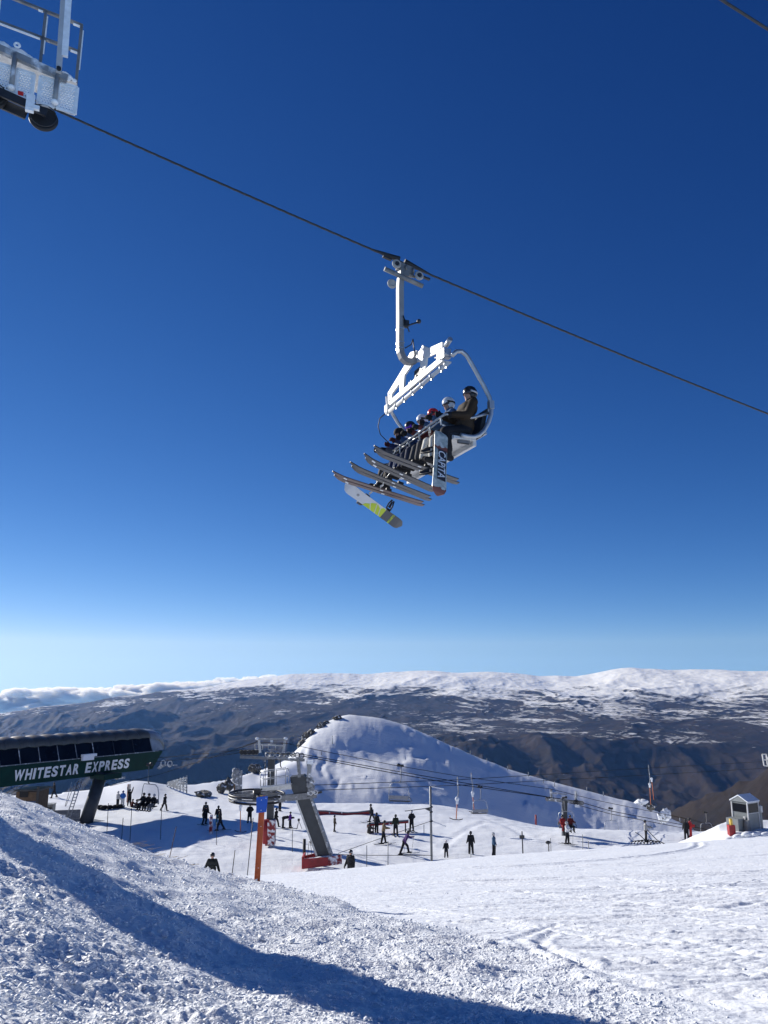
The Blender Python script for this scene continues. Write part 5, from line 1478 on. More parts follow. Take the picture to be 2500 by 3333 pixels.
def far_tower():
    Y = 75.0; b = W(1838, 2740, Y); b.z = gz(b.x, b.y) - .2
    t = thing('lift_tower', 'small frosted lift tower with four rope wheels below the knoll ridge', 'lift tower', b)
    l = lambda u, v, dy=0.0: W(u, v, Y + dy) - b
    mb = MB(); mb.beam(l(1838, 2605), Vector((l(1838, 2740).x, 0, 0)), .42, .42, (0, 1, 0)); mb.build('mast', K_TOWERGREY, t)
    mb = MB()
    for s in (0, 7): mb.tube([l(1829 + s * .5, 2615, -.3), l(1829 + s * .5, 2735, -.3)], .03, 5)
    for i in range(14): mb.tube([l(1829, 2618 + i * 8.5, -.3), l(1832.5, 2618 + i * 8.5, -.3)], .02, 4)
    mb.build('ladder', K_RIMED, t)
    mb = MB(); mb.beam(l(1778, 2602, .6), l(1898, 2613, -.5), .3, .22); mb.build('crossarm', K_RIMED, t)
    for (u, v, dy) in ((1780, 2600, .6), (1788, 2600, .6)):
        mb = MB(); mb.ring(l(u, v, dy), (1, .4, 0), .15, .06, 16, 6); mb.build('sheave', K_DARK, t)
    for u, v in ((1872, 2611), (1880, 2612), (1887, 2613), (1894, 2614)):
        mb = MB(); mb.ring(l(u, v, -.6), (0, 1, 0), .15, .05, 18, 6); mb.disc(l(u, v, -.6), (0, 1, 0), .07, .06, 10); mb.build('sheave', K_DARK if u < 1885 else K_GALV_D, t)
    for (u0, v0, u1, v1) in ((1796, 2600, 1793, 2570), (1875, 2612, 1876, 2575)):
        mb = MB(); mb.beam(l(u0, v0), l(u1, v1), .2, .2); mb.build('frame_post', K_RIMED, t)
    mb = MB(); mb.beam(l(1796, 2581), l(1845, 2586), .06, .1); mb.build('catwalk', K_RIMED, t)
    mb = MB(); mb.box(l(1878, 2622, -.5), (.4, .2, .3)); mb.build('rime_cap', K_RIME, t)
far_tower()

# red-coated riders' chair beside that tower, empty chairs, T-bars
def double_chair(name, label, pos, rz, s=1.0, cover=True):
    t = thing(name, label, 'chairlift chair', pos, rz, 'empty chairs of the small lift'); t.scale = (s,) * 3
    # local: x = width, y = forward, z up; origin at the seat
    mb = MB(); mb.tube([(.15, 0, 2.65), (.15, 0, 1.75), (.12, 0, 1.55), (0, 0, 1.42)], .035, 8); mb.build('hanger', K_GALV_D, t)
    mb = MB(); mb.box((.1, 0, 2.72), (.5, .14, .16)); mb.ball((-.05, 0, 2.76), (.16, .1, .12), None, 8, 6); mb.ball((.25, 0, 2.7), (.14, .1, .1), None, 8, 6); mb.build('grip', K_DARK, t)
    mb = MB(); mb.tube([(-.86, -.1, .12), (-.80, -.15, .8), (-.72, -.12, 1.2), (-.55, -.05, 1.40), (.55, -.05, 1.40), (.72, -.12, 1.2), (.80, -.15, .8), (.86, -.1, .12)], .03, 8); mb.build('bail', K_GALV, t)
    mb = MB(); mb.box((0, -.2, .30), (1.6, .05, .30), Matrix.Rotation(-.15, 3, 'X')); mb.build('backrest', K_SEAT, t)
    mb = MB(); mb.box((0, .12, 0), (1.6, .42, .05)); mb.build('seat', K_CUSH, t)
    for sx in (-1, 1):
        mb = MB(); mb.tube([(sx * .84, -.15, .35), (sx * .88, .2, .2), (sx * .9, .38, .0), (sx * .84, .36, -.10)], .025, 6); mb.build('armrest', K_DARK, t)
    mb = MB(); mb.tube([(-.84, .36, -.06), (.84, .36, -.06)], .022, 6); mb.build('front_bar', K_DARK, t)
    return t
ch = double_chair('chairlift_chair', 'empty chair with pale backrest hanging before the knoll', W(1300, 2608, 66), R(-14), 1.02)
for (u, v, y, lab, rz) in ((1562, 2648, 76, 'empty chair hanging right of the first, near the orange T-bar stick', R(6)), (1990, 2714, 80, 'empty low chair hanging right of the small tower', R(4)),
                          (2300, 2716, 92, 'tiny empty chair hanging behind the person in red', R(5))):
    c = copy_tree(ch); c.location = W(u, v, y); c.rotation_euler[2] = rz; c['label'] = lab; c.scale = (.86,) * 3
cq = copy_tree(ch); cq.location = W(1845, 2690, 73.6); cq.rotation_euler[2] = R(185); cq['label'] = 'chair with riders in red passing the small tower'; cq['group'] = 'chairs with riders'; cq.scale = (.9,) * 3
cb = copy_tree(ch); cb.location = W(482, 2622, 82); cb.rotation_euler[2] = R(150); cb['label'] = 'dark loaded chair swinging out below the terminal end'; cb['group'] = 'chairs with riders'; cb.scale = (1.45,) * 3

def tbar(label, u0, v0, u1, v1, y, hook=True, base=False, bar=1):
    top = W(u0, v0, y); bot = W(u1, v1, y)
    t = thing('t_bar', label, 'T-bar', bot, 0, 'T-bars of the drag lift')
    L = (top - bot)
    if hook:
        b = bot + L * .58
        mb = MB(); q = [top + Vector((0, 0, .6)), top, bot + L * .78 + Vector((.08, 0, 0)), bot + L * .66 + Vector((0.05, 0, 0)), b + Vector((-.25, 0, .0)) * .6]
        mb.tube([p - bot for p in q], .045, 8); mb.build('hook', K_RIMED, t)
    else: b = top
    mb = MB(); mb.ball(b - bot, (.18, .14, .2), None, 10, 8); mb.box(b - bot - Vector((0, 0, .25)), (.18, .14, .3)); mb.build('spring_box', K_RIME, t)
    mb = MB(); mb.tube([b - bot - Vector((0, 0, .3)), Vector((0, 0, .05))], .04, 8); mb.build('stick', K_ORANGESTICK, t)
    mb = MB(); mb.tube([(-.55, 0, .14), (-.25, 0, .02), (0, 0, 0), (.25, 0, -.02), (.55, 0, .06)], .035, 6); mb.build('bar', K_DARK, t)
    return t
tbar('T-bar with orange stick hanging left of the pair before the knoll', 1490, 2553, 1485, 2668, 68)
tbar('T-bar hanging in line with the second empty chair', 1535, 2535, 1544, 2645, 84)
tbar('T-bar standing free in front of the man by the return station', 783, 2624, 783, 2708, 76, False)
tbar('front T-bar of the pair against the dark valley on the right', 2112, 2505, 2118, 2620, 108)
tbar('rear T-bar of the pair against the dark valley on the right', 2121, 2535, 2128, 2604, 112, False)

def cable(label, pts, r=.03, name='cable'):
    P = [W(u, v, y) for u, v, y in pts]
    mb = MB(); mb.tube(P, r, 6); single(name, mb, K_CABLE, label, 'cable', P[0], 'cables of the small lifts')
cable('upper cable falling right from the dark tower frame', [(780, 2436, 73), (838, 2415, 71), (935, 2420, 70.5), (1027, 2440, 70), (1280, 2490, 71), (1497, 2527, 72), (1791, 2568, 75), (1947, 2606, 78), (2250, 2668, 88), (2500, 2735, 98)], .026)
cable('middle cable from the wheels to the small tower', [(866, 2449, 70), (990, 2456, 69.5), (1295, 2511, 70), (1497, 2546, 72), (1778, 2593, 75), (1990, 2650, 82), (2300, 2710, 92), (2420, 2740, 97)], .032)
cable('lower cable carrying the empty chairs', [(866, 2450, 69.8), (990, 2462, 66), (1295, 2519, 66), (1494, 2554, 70), (1880, 2608, 74.4), (1990, 2640, 80), (2300, 2700, 92)], .032)
cable('upper drag lift cable level across the knoll', [(1000, 2560, 63), (1030, 2555, 64), (1494, 2538, 68), (2112, 2500, 108), (2500, 2478, 150)], .026)
cable('lower drag lift cable level across the knoll', [(1000, 2577, 62.5), (1036, 2572, 63.5), (1494, 2556, 67), (2121, 2522, 112), (2500, 2500, 150)], .026)
cable('cable from the terminal end to the dark tower, upper one', [(500, 2468, 86), (540, 2465, 85), (700, 2450, 78), (790, 2442, 73.3)], .032)
cable('cable from the terminal end to the dark tower, lower one', [(500, 2481, 86), (545, 2476, 85), (700, 2463, 78), (838, 2441, 73.3)], .032)
cable('sagging cable from under the terminal up to the tower frame', [(345, 2550, 82), (360, 2558, 82), (520, 2520, 81), (700, 2462, 76), (840, 2412, 71)], .03)

# ================================================================== red features, poles, fences, hut
def rail_feature(label, pts, y, h):
    base = W(*pts[0], y)
    t = thing('park_box', label, 'terrain park box', base, 0, 'red boxes of the terrain park')
    mb = MB(); rr = []
    for u, v in pts:
        p = W(u, v, y) - base
        rr.append([p + Vector((0, -.12, 0)), p + Vector((0, -.12, -h)), p + Vector((0, .5, -h)), p + Vector((0, .5, 0))])
    mb.loft(rr, True, True, False); mb.build('body', K_RED, t)
    mb = MB()
    rr = [[p[0] + Vector((0, -.02, .03)), p[0] + Vector((0, -.02, -.002)), p[3] + Vector((0, .02, -.002)), p[3] + Vector((0, .02, .03))] for p in rr]
    mb.loft(rr, True, True, False); mb.build('top_sheet', K_DARK, t)
    return t, base
t, b = rail_feature('long low wavy red park box in front of the knoll', [(1020, 2640), (1060, 2641), (1100, 2645), (1130, 2647), (1165, 2645), (1195, 2641), (1216, 2638)], 86, .52)
for u in (1073, 1113):
    mb = MB(); mb.box(W(u, 2644, 86) - b + Vector((0, -.15, -.02)), (.14, .04, .1)); mb.build('reflector', K_LETTER, t)
t, b = rail_feature('thin red rail sloping up behind the three standing skiers', [(1194, 2688), (1197, 2684), (1204, 2682), (1330, 2672)], 76.5, .17)
for u in (1215, 1320):
    p = W(u, 2682 if u < 1300 else 2674, 76.6) - b
    mb = MB(); mb.box(p + Vector((0, .2, -.6)), (.12, .12, 1.1)); mb.build('stand', K_DARK, t)
mb = MB(); mb.box(W(1267, 2680, 76.5) - b + Vector((0, -.14, 0)), (.07, .03, .1)); mb.build('reflector', K_LETTER, t)

def pole(label, u, vt, vb, y, r, m, cat='pole', group=None, extras=None, name='marker_pole', lean=0):
    p = W(u, vb, y); g = gz(p.x, y); top = W(u + lean, vt, y)
    t = thing(name, label, cat, (p.x, y, g), 0, group)
    mb = MB(); mb.tube([(0, 0, -.2), (top.x - p.x, 0, top.z - g)], r, 8); mb.build('shaft', m, t)
    if extras: extras(t, Vector((p.x, y, g)), lambda uu, vv, dy=0: W(uu, vv, y + dy) - Vector((p.x, y, g)))
    return t
def ext_sign_mast(t, o, l):
    for (u0, v0, u1, v1) in ((1403, 2561, 1446, 2568), (1405, 2672, 1452, 2690)):
        mb = MB(); mb.tube([l(u0, v0), l(u1, v1)], .035, 6); mb.build('arm', K_RIME, t)
    mb = MB(); mb.prism([l(1402, 2627), l(1402, 2642), l(1380, 2632)], Vector((0, .06, 0))); mb.tube([l(1382, 2632), l(1318, 2640)], .03, 6); mb.build('pointer_arm', K_DARK, t)
    for v in (2627, 2643, 2673):
        mb = MB(); mb.tube([l(1403, v - 2), l(1404, v + 2)], .13, 10); mb.build('clamp', K_DARK, t)
pole('grey mast with side arms and a dark pointer beside the purple skier', 1405, 2560, 2782, 63, .09, K_GALV_D, 'mast', None, ext_sign_mast, 'sign_mast', -4)
thin = [(350, 2614, 2690, 74, 'behind the terminal leg'), (426, 2630, 2693, 73, 'in front of the loaded chair'), (398, 2662, 2702, 71, 'leaning, low, left of the loaded chair'), (524, 2618, 2696, 73, 'right of the loaded chair')]
for (u, vt, vb, y, w) in thin: pole('thin dark bamboo pole %s' % w, u, vt, vb, y, .03, K_DARK, 'pole', 'thin poles of the rope fence', None, 'marker_pole', 3)
pole('leaning orange-tipped pole in the shaded strip', 545, 2690, 2772, 62, .03, K_WOOD, 'pole', 'thin poles of the rope fence', None, 'marker_pole', 29)
pole('short leaning pole right of the man in the dark coat', 752, 2767, 2822, 57, .03, K_DARK, 'pole', 'thin poles of the rope fence', None, 'marker_pole', 13)
pole('tall thin leaning pole left of the orange post', 804, 2662, 2802, 58, .03, K_DARK, 'pole', 'thin poles of the rope fence', None, 'marker_pole', 20)
pole('thin pole left of the person in teal trousers', 706, 2676, 2722, 71, .025, K_DARK, 'pole', 'thin poles of the rope fence')
pole('thin pole standing before the purple jacket child', 952, 2700, 2752, 68, .025, K_DARK, 'pole', 'thin poles of the rope fence')
pole('thin pole behind the helmet on the crest', 1194, 2752, 2808, 60, .025, K_GALV_D, 'pole', 'thin poles of the rope fence')
pole('thin pole left of the purple skier', 1263, 2738, 2800, 60, .03, K_GALV_D, 'pole', 'thin poles of the rope fence')
pole('thin pole behind the man in the blue coat', 1380, 2684, 2712, 76, .03, K_GALV_D, 'pole', 'thin poles of the rope fence')
pole('thick black bollard beside the slanting leg', 991, 2731, 2774, 65, .12, K_BLACK, 'post', None, None, 'bollard')
pole('red frosted pad post in front of the skiers in black', 687, 2652, 2700, 76, .17, K_REDRIME, 'post', None, None, 'padded_post')
pole('small red post on the lower knoll', 1744, 2652, 2674, 92, .10, K_RED, 'post', None, None, 'padded_post')
def ext_cam(t, o, l):
    mb = MB(); mb.box(l(1699, 2724), (.34, .2, .22)); mb.build('head', K_DARK, t)
pole('dark post with a box head on the crest', 1702, 2706, 2762, 60, .045, K_DARK, 'post', None, ext_cam, 'marker_post', -3)
def ext_cam2(t, o, l):
    mb = MB(); mb.ball(l(1784, 2742), (.2, .15, .12), None, 8, 6); mb.build('head', K_DARK, t)
pole('low dark lamp post left of the skier in the white jacket', 1787, 2740, 2757, 60, .04, K_DARK, 'post', None, ext_cam2, 'marker_post', -2)
pole('thin pole beside the low lamp post', 1792, 2728, 2757, 61, .025, K_GALV_D, 'pole', 'thin poles of the rope fence')
pole('thin pole right of the skier in the white jacket', 1896, 2716, 2752, 66, .025, K_GALV_D, 'pole', 'thin poles of the rope fence')
def ext_sign(t, o, l, u=0, v=0):
    mb = MB(); mb.box(Vector((0, -.04, .78)), (.34, .03, .26)); mb.build('plate', K_DARK, t)
s1 = pole('small dark sign plate low on the crest before the black-clad figure', 1532, 2752, 2772, 56, .02, K_GALV_D, 'sign', None, None, 'sign')
mb = MB(); mb.box((-.15, -.04, .5), (.30, .03, .26), Matrix.Rotation(.25, 3, 'Y')); mb.build('plate', K_DARK, s1)
s2 = pole('small T-shaped sign right of the skier in the white jacket', 1915, 2738, 2752, 60, .03, K_GALV_D, 'sign', None, None, 'sign')
mb = MB(); mb.box((0, -.04, .42), (.22, .03, .10)); mb.build('plate', K_GALV_D, s2)
# rope strung from the mast to the slanting leg; the dark cord draws the station's shadow
for nm, pts in (('grey cord sloping from the mast down to the slanting leg', [(1404, 2672, 63), (1250, 2725, 62), (1100, 2778, 61)]),
                ('dark cord drawn as the shadow line right of the station foot', [(1082, 2780, 62), (1200, 2784, 61), (1404, 2784, 61)])):
    P = [W(u, v, y) for u, v, y in pts]
    mb = MB(); mb.tube(P, .02, 5); single('cord', mb, K_CABLE, nm, 'cord', P[0], 'cords of the rope fence')

def snow_fence():
    t0 = W(545, 2556, 103); t1 = W(608, 2576, 99)
    t = thing('snow_fence', 'grey slatted snow fence on the rim behind the terminal', 'fence', t0)
    for i in range(7):
        f = i / 6; u = 545 + 63 * f; vb = 2556 + 20 * f; vt = 2546 - 22 * f
        a, c = W(u, vb, 103 - 4 * f) - t0, W(u, vt, 103 - 4 * f) - t0
        mb = MB(); mb.beam(a - Vector((0, 0, .2)), c, .13, .13, (0, 1, 0)); mb.build('post', K_RIMED, t)
    for k in range(6):
        g = (k + .4) / 6
        a = W(545, 2556 - 10 * g, 102.9) - t0; c = W(608, 2576 - 50 * g, 98.9) - t0
        mb = MB(); mb.beam(a, c, .04, .16); mb.build('slat', K_RIMED, t)
snow_fence()

def stacked_boards():
    b = W(776, 2612, 95); b.z = gz(b.x, b.y)
    t = thing('wind_screen', 'tall frosted timber wind screen left of the bullwheel', 'screen', b)
    for i, u in enumerate((764, 769, 774, 779, 784)):
        a, c = W(u, 2616, 95) - b, W(u + (2 if i > 2 else 0), 2508 + (i % 2) * 8, 95) - b
        mb = MB(); mb.beam(a, c, .2 if i != 1 else .28, .22, (0, 1, 0)); mb.build('plank', K_RIMED if i != 0 else K_WOOD, t)
    rng = random.Random(9); mb = MB()
    for i in range(26):
        p = W(762 + rng.random() * 16, 2506 + rng.random() * 42, 95) - b; mb.ball(p, (.15 + .2 * rng.random(), .2, .16 + .2 * rng.random()), None, 7, 5)
    r = mb.build('rime', K_RIMED, t); r['kind'] = 'stuff'
stacked_boards()

def rock(label, u, v, w, h, y, seed, m=None):
    rng = random.Random(seed); c = W(u, v, y); px = y / FPX * .98
    bm = bmesh.new(); bmesh.ops.create_icosphere(bm, subdivisions=3, radius=1.0)
    offs = [Vector((rng.uniform(-1, 1), rng.uniform(-1, 1), rng.uniform(-1, 1))).normalized() for _ in range(16)]
    cuts = [rng.uniform(.55, .9) for _ in offs]
    for vt in bm.verts:
        d = vt.co.normalized(); r = 1.0
        for o, k in zip(offs, cuts):
            q = d.dot(o)
            if q > 0: r = min(r, k / max(q, .05))
        r *= 1 + .10 * math.sin(d.x * 9 + seed) * math.sin(d.z * 8) + .06 * math.sin(d.y * 17 + d.z * 13)
        vt.co = Vector((d.x * r * w * px * .72, d.y * r * w * px * .6, d.z * r * h * px * .80))
    me = bpy.data.meshes.new('rock'); bm.to_mesh(me); bm.free()
    o = bpy.data.objects.new('rock_outcrop', me); me.materials.append(m or K_ROCK); COL.objects.link(o); o.location = c
    tag(o, label, 'rock', 'rocks on the rim')
for a in [('dark schist rock lowest on the left edge of the knoll', 984, 2440, 36, 40, 145, 1), ('large dark rock jutting halfway up the left edge of the knoll', 1010, 2402, 40, 40, 147, 2), ('small rock above the large one on the left knoll edge', 1046, 2366, 26, 20, 149, 3),
          ('rock with snow patch near the top left of the knoll', 1066, 2362, 22, 22, 150, 4), ('flat rock just below the summit left side', 1100, 2337, 30, 14, 151, 5), ('frosted rock left of the dark tower mast', 832, 2502, 34, 26, 122, 6),
          ('low grey boulder right of the snow fence', 660, 2586, 42, 20, 98, 7), ('jagged boulder left of the wind screen, left one', 722, 2562, 26, 26, 101, 8), ('jagged boulder left of the wind screen, right one', 744, 2556, 26, 30, 102, 9),
          ('frosted rock below the T-bar pair on the right ridge', 2165, 2655, 34, 32, 118, 10, K_ROCKSNOW), ('snowy rock hump on the right ridge', 2085, 2612, 36, 16, 126, 11, K_ROCKSNOW), ('small dark rock left of the T-bar pair', 2118, 2628, 24, 18, 118, 12)]:
    rock(*a)
for a in [('broken rock low at the foot of the left knoll edge', 968, 2466, 30, 26, 140, 23)]:
    rock(*a)
# low fence posts on the knoll rim
for i, (u, v, h) in enumerate([(1531, 2448, 10), (1585, 2474, 11), (1652, 2500, 12), (1720, 2520, 14), (1769, 2543, 12), (1805, 2552, 17), (1910, 2568, 12), (1964, 2584, 14), (2213, 2664, 12), (2242, 2670, 12), (2303, 2690, 12), (1082, 2408, 26), (1046, 2452, 12)]):
    if i in (8, 9, 10):
        y = float(np.interp(UX(u, v), _tt, _ty)) - .5; p = W(u, v, y); p.z = gz(p.x, y); q = p + Vector((0, 0, .9))
    else:
        p = hit(u, v + h * .55, 100, 160); y = p.y; q = W(u, v - h * .5, y)
    mb = MB(); mb.tube([(p.x, p.y, p.z - .3), q], .07, 6)
    place = ['highest', 'second highest', 'third highest', 'fourth highest', 'fifth highest', 'sixth highest, tallest', 'seventh', 'eighth', 'ninth', 'tenth', 'lowest'][i] if i < 11 else ['tall one in the ski tracks', 'short one in the ski tracks'][i - 11]
    single('rim_post', mb, K_RIMED, 'frosted rim post on the knoll, %s%s' % (place, '' if i > 10 else ' counting down the right slope'), 'post', p, 'posts along the knoll rim')

def hut():
    Y = 62.0; b = W(2440, 2708, Y); b.z = gz(b.x, b.y) - .1
    t = thing('lift_hut', 'grey lift operator hut with dark windows and snowy gable roof', 'hut', b, R(33))
    A, B2, H = 1.30, 1.42, 1.98                              # depth, width, wall height; origin at the corner facing the viewer
    mb = MB(); mb.box((B2 / 2, A / 2, H / 2 - .15), (B2, A, H + .3)); mb.build('wall', K_HUT, t)
    mb = MB(); mb.box((B2 / 2, -.012, H - .38), (B2 - .16, .03, .62)); mb.build('window', K_PANE, t)
    mb = MB(); mb.box((-.012, A / 2, H - .38), (.03, A - .18, .60)); mb.build('window', K_PANE, t)
    for x, y in ((0, 0), (B2, 0), (0, A)):
        mb = MB(); mb.box((x, y, H / 2), (.08, .08, H + .02)); mb.build('corner_trim', K_WHITE, t)
    mb = MB(); mb.box((B2 / 2, -.03, H + .02), (B2 + .12, .08, .07)); mb.build('eaves_trim', K_WHITE, t)
    mb = MB(); mb.box((B2 / 2, -.03, H - .74), (B2, .06, .05)); mb.build('window_sill', K_WHITE, t)
    mb = MB(); mb.prism([(-.06, -.08, H + .05), (-.06, A + .08, H + .05), (-.06, A / 2, H + .46)], (B2 + .12, 0, 0)); mb.build('gable_roof', K_HUT, t)
    for s2 in (0, 1):
        mb = MB(); y0 = -.12 if s2 == 0 else A + .12
        mb.prism([(-.08, y0, H + .06), (-.08, A / 2 + (-.001 if s2 == 0 else .001), H + .49), (-.08, A / 2 + (-.001 if s2 == 0 else .001), H + .58), (-.08, y0, H + .14)], (B2 + .16, 0, 0)); mb.build('snow_on_roof', K_RIME, t)
    mb = MB(); mb.box((-.03, .3, .9), (.08, .16, .22)); mb.build('wall_box', K_WHITE, t)
    mb = MB(); mb.box((-.55, .75, .35), (.8, 1.0, 1.1)); mb.build('side_cabinet', K_HUT, t)
    mb = MB(); mb.box((-.2, .02, .32), (.35, .32, .95)); mb.build('side_cabinet', K_GALV_D, t)
    mb = MB(); mb.box((B2 + .28, .15, .85), (.28, .3, 1.75)); mb.build('side_column', K_HUT, t)
    mb = MB(); mb.box((B2 + .2, -.08, 1.45), (.18, .16, .45)); mb.build('lamp', K_WHITE, t)
    p = W(2381, 2706, 61); g = gz(p.x, p.y)
    t2 = thing('padded_post', 'red pad with a yellow handle post left of the hut', 'post', (p.x, p.y, g))
    mb = MB(); mb.box((0, 0, .28), (.46, .4, .75)); mb.build('pad', K_RED, t2)
    mb = MB(); mb.tube([(0, 0, .6), (0, 0, 1.1)], .11, 10); mb.box((0, -.1, .85), (.16, .1, .4)); mb.build('handle', K_YELLOW, t2)
hut()
# snow steps beside the hut
for i in range(7):
    p = Vector((24.9 + i * .62, 60.6 - i * .12, 0)); p.z = gz(p.x, p.y)
    mb = MB(); mb.ball((p.x, p.y, p.z + .02), (.62, .30, .20), Matrix.Rotation(.45, 3, 'Z'), 12, 8)
    single('snow_step', mb, M_SNOW, 'snow step block beside the hut, number %s from the bottom' % ['one', 'two', 'three', 'four', 'five', 'six', 'seven'][i], 'snow step', p, 'snow steps beside the hut')

def hose_rack():
    p = hit(2105, 2748, 40, 75)
    t = thing('hoop_rack', 'low rack of bent black tubes at the feet of the figure with a vest', 'rack', p)
    for i in range(8):
        x = -.9 + i * .26; h = .42 - .03 * abs(i - 3.5) * 1.4; d = .65
        pts = [(x - d * math.cos(q) * (1 if i % 2 else -1) * .7, -.05 * i, max(0, h * math.sin(q))) for q in np.linspace(0, math.pi, 9)]
        mb = MB(); mb.tube(pts, .035, 6); mb.build('hoop', K_BLACK, t)
    mb = MB(); mb.tube([(-.95, -.1, 1.0), (-.55, -.1, .75), (-.2, -.1, .4)], .035, 6); mb.build('arm', K_BLACK, t)
    mb = MB(); mb.tube([(.1, -.1, 1.2), (.5, -.1, .75), (.9, -.1, .35), (1.6, -.1, .02)], .035, 6); mb.build('arm', K_BLACK, t)
hose_rack()

def edge_tower():
    Y = 60.0; p = W(2590, 2700, Y); g = gz(p.x, p.y)
    t = thing('lift_tower', 'white square frame of a lift tower cut by the right picture edge', 'lift tower', (p.x, p.y, g))
    l = lambda u, v: W(u, v, Y) - Vector((p.x, p.y, g))
    mb = MB(); mb.tube([(0, 0, -.3), (0, 0, 7.6)], .3, 14); mb.build('mast', K_TOWERGREY, t)
    mb = MB(); mb.beam(l(2500, 2470), l(2595, 2450), .2, .25); mb.build('crossarm', K_WHITE, t)
    for a, c in (((2481, 2455), (2487, 2492)), ((2494, 2455), (2499, 2494)), ((2481, 2455), (2494, 2455)), ((2484, 2473), (2497, 2474)), ((2487, 2492), (2500, 2494))):
        mb = MB(); mb.beam(l(*a), l(*c), .07, .07, (0, 1, 0)); mb.build('frame_bar', K_WHITE, t)
edge_tower()

def tripod():
    p = hit(972, 2698); t = thing('tripod', 'small dark tripod stand beside the purple jacket child', 'tripod', p)
    for q in (0, 2.1, 4.2):
        mb = MB(); mb.tube([(.32 * math.cos(q), .32 * math.sin(q), 0), (0, 0, .75)], .025, 5); mb.build('leg', K_DARK, t)
    mb = MB(); mb.box((0, 0, .82), (.2, .16, .2)); mb.build('head', K_DARK, t)
tripod()
def gear_pile():
    p = hit(352, 2632); rng = random.Random(3)
    for i in range(5):
        mb = MB(); w = .35 + .2 * rng.random()
        mb.ball((0, 0, .16), (w, .28, .24), Matrix.Rotation(rng.random(), 3, 'Z'), 10, 8); mb.box((.1, 0, .3), (.3, .2, .12))
        q = p + Vector((-.9 + .55 * i, rng.uniform(-.3, .3), 0)); q.z = gz(q.x, q.y)
        tag(mb.build('backpack', cloth(BLK), None, (0, 0, 0), q), 'dark bag in the row of gear left of the blue jacket, %s from the left' % ['first', 'second', 'third', 'fourth', 'fifth'][i], 'bag', 'bags lying on the snow')
    p = on(412, 93)
    t = thing('notice_board', 'upright pale and orange board behind the person with raised arms', 'board', p)
    mb = MB(); mb.box((0, 0, 1.0), (.30, .06, 2.0)); mb.build('panel', mat('pale_board', (.6, .55, .5), .6), t)
    mb = MB(); mb.box((-.17, -.01, 1.0), (.07, .07, 2.0)); mb.build('orange_edge', K_ORANGE, t)
gear_pile()
def straw():
    rng = random.Random(8); mb = MB()
    for i in range(420):
        u = rng.gauss(500, 42); v = 2762 + (u - 500) * .36 + rng.gauss(0, 9)
        p = hit(u, v, 8, 30)
        if p.y > 26: continue
        L = .15 + .25 * rng.random(); a = rng.uniform(-.6, .6)
        d = Vector((math.cos(a), .3 * math.sin(a * 3), .25 * rng.random()))
        mb.tube([p + Vector((0, 0, .07)), p + d * L + Vector((0, 0, .07))], .004, 3, False)
    o = single('dry_grass', mb, mat('dry_straw', (.32, .24, .12), .8), 'dry straw-coloured tussock grass poking out of the bank', 'grass', hit(500, 2762, 8, 30)); o['kind'] = 'stuff'
straw()

# ================================================================== people on the snow
ST = dict(hipL=4, hipR=-4, kneeL=6, kneeR=6)
WALK = dict(hipL=24, kneeL=14, hipR=-18, kneeR=16, armL=-18, armR=24, elbL=25, elbR=35, lean=6)
SKI = dict(hipL=28, hipR=22, kneeL=42, kneeR=38, lean=22, armL=30, armR=34, elbL=40, elbR=45, abdL=8, abdR=8)
BEND = dict(lean=82, hipL=4, hipR=-2, armL=70, armR=74, elbL=20, elbR=20, head=20)
SIT = dict(seat=1, hipL=92, hipR=88, kneeL=60, kneeR=68, lean=12, armL=35, armR=40, elbL=50, elbR=55, abdL=12, abdR=12)
HIPS = dict(hipL=4, hipR=-2, outL=34, outR=34, elbL=30, elbR=30, inL=80, inR=80, armL=-10, armR=-10)
UP = dict(armL=150, armR=140, elbL=30, elbR=30)
def pair_of_skis(o, J, who, L=1.6):
    for k, nm in (('L', 'left'), ('R', 'right')):
        f = (J['toe' + k] + J['heel' + k]) * .5; f.z = min(J['toe' + k].z, J['heel' + k].z) - .062
        s = o.scale[0]; M = Matrix.Translation(o.location) @ Matrix.Rotation(o.rotation_euler[2], 4, 'Z')
        m = M @ Matrix.Translation(f * s)
        ski('dark ski under the %s foot of the %s' % (nm, who), m, L, K_BASEGREY, 'skis on the snow', .045)
def poles_of(o, J, who):
    s = o.scale[0]; M = Matrix.Translation(o.location) @ Matrix.Rotation(o.rotation_euler[2], 4, 'Z') @ Matrix.Diagonal((s, s, s, 1))
    for k, nm in (('L', 'left'), ('R', 'right')):
        a = J['wr' + k] + J['hd' + k] * .06; b = Vector((a.x - .15, a.y * 1.25, -.02)); mb = MB()
        A, B2 = M @ a, M @ b
        mb.tube([A + (A - B2) * .08, B2], .009, 5); mb.disc(B2 + (A - B2) * .06, (A - B2), .045, .01, 8)
        single('ski_pole', mb, K_DARK, 'thin pole in the %s hand of the %s' % (nm, who), 'ski pole', B2, 'ski poles on the snow')
def P(label, u, v, face, pose, sc=1.0, y=None, skis=None, poles=False, lift=0.0, **kw):
    loc = on(u, y, 0, v) if y else hit(u, v, 36, 110)
    if skis: loc = loc + Vector((0, 0, .06))
    loc.z += lift
    o, J = person(label, loc, R(face), pose, scale=sc, **kw)
    if skis: pair_of_skis(o, J, skis)
    if poles: poles_of(o, J, skis or poles)
    return o, J
NAVY = (.012, .016, .035); DG = (.03, .032, .036)
P('person in dark clothes walking under the terminal', 175, 2597, 200, WALK, 1.0)
P('person in pale jacket and dark trousers beside the blue jacket', 382, 2630, 60, ST, .98, jacket=(.5, .5, .52), hat=(.45, .45, .47))
P('person in blue jacket and white trousers seen from behind', 398, 2629, 80, HIPS, 1.0, jacket=(.03, .14, .5), trousers=(.6, .62, .65), hat=(.05, .07, .2))
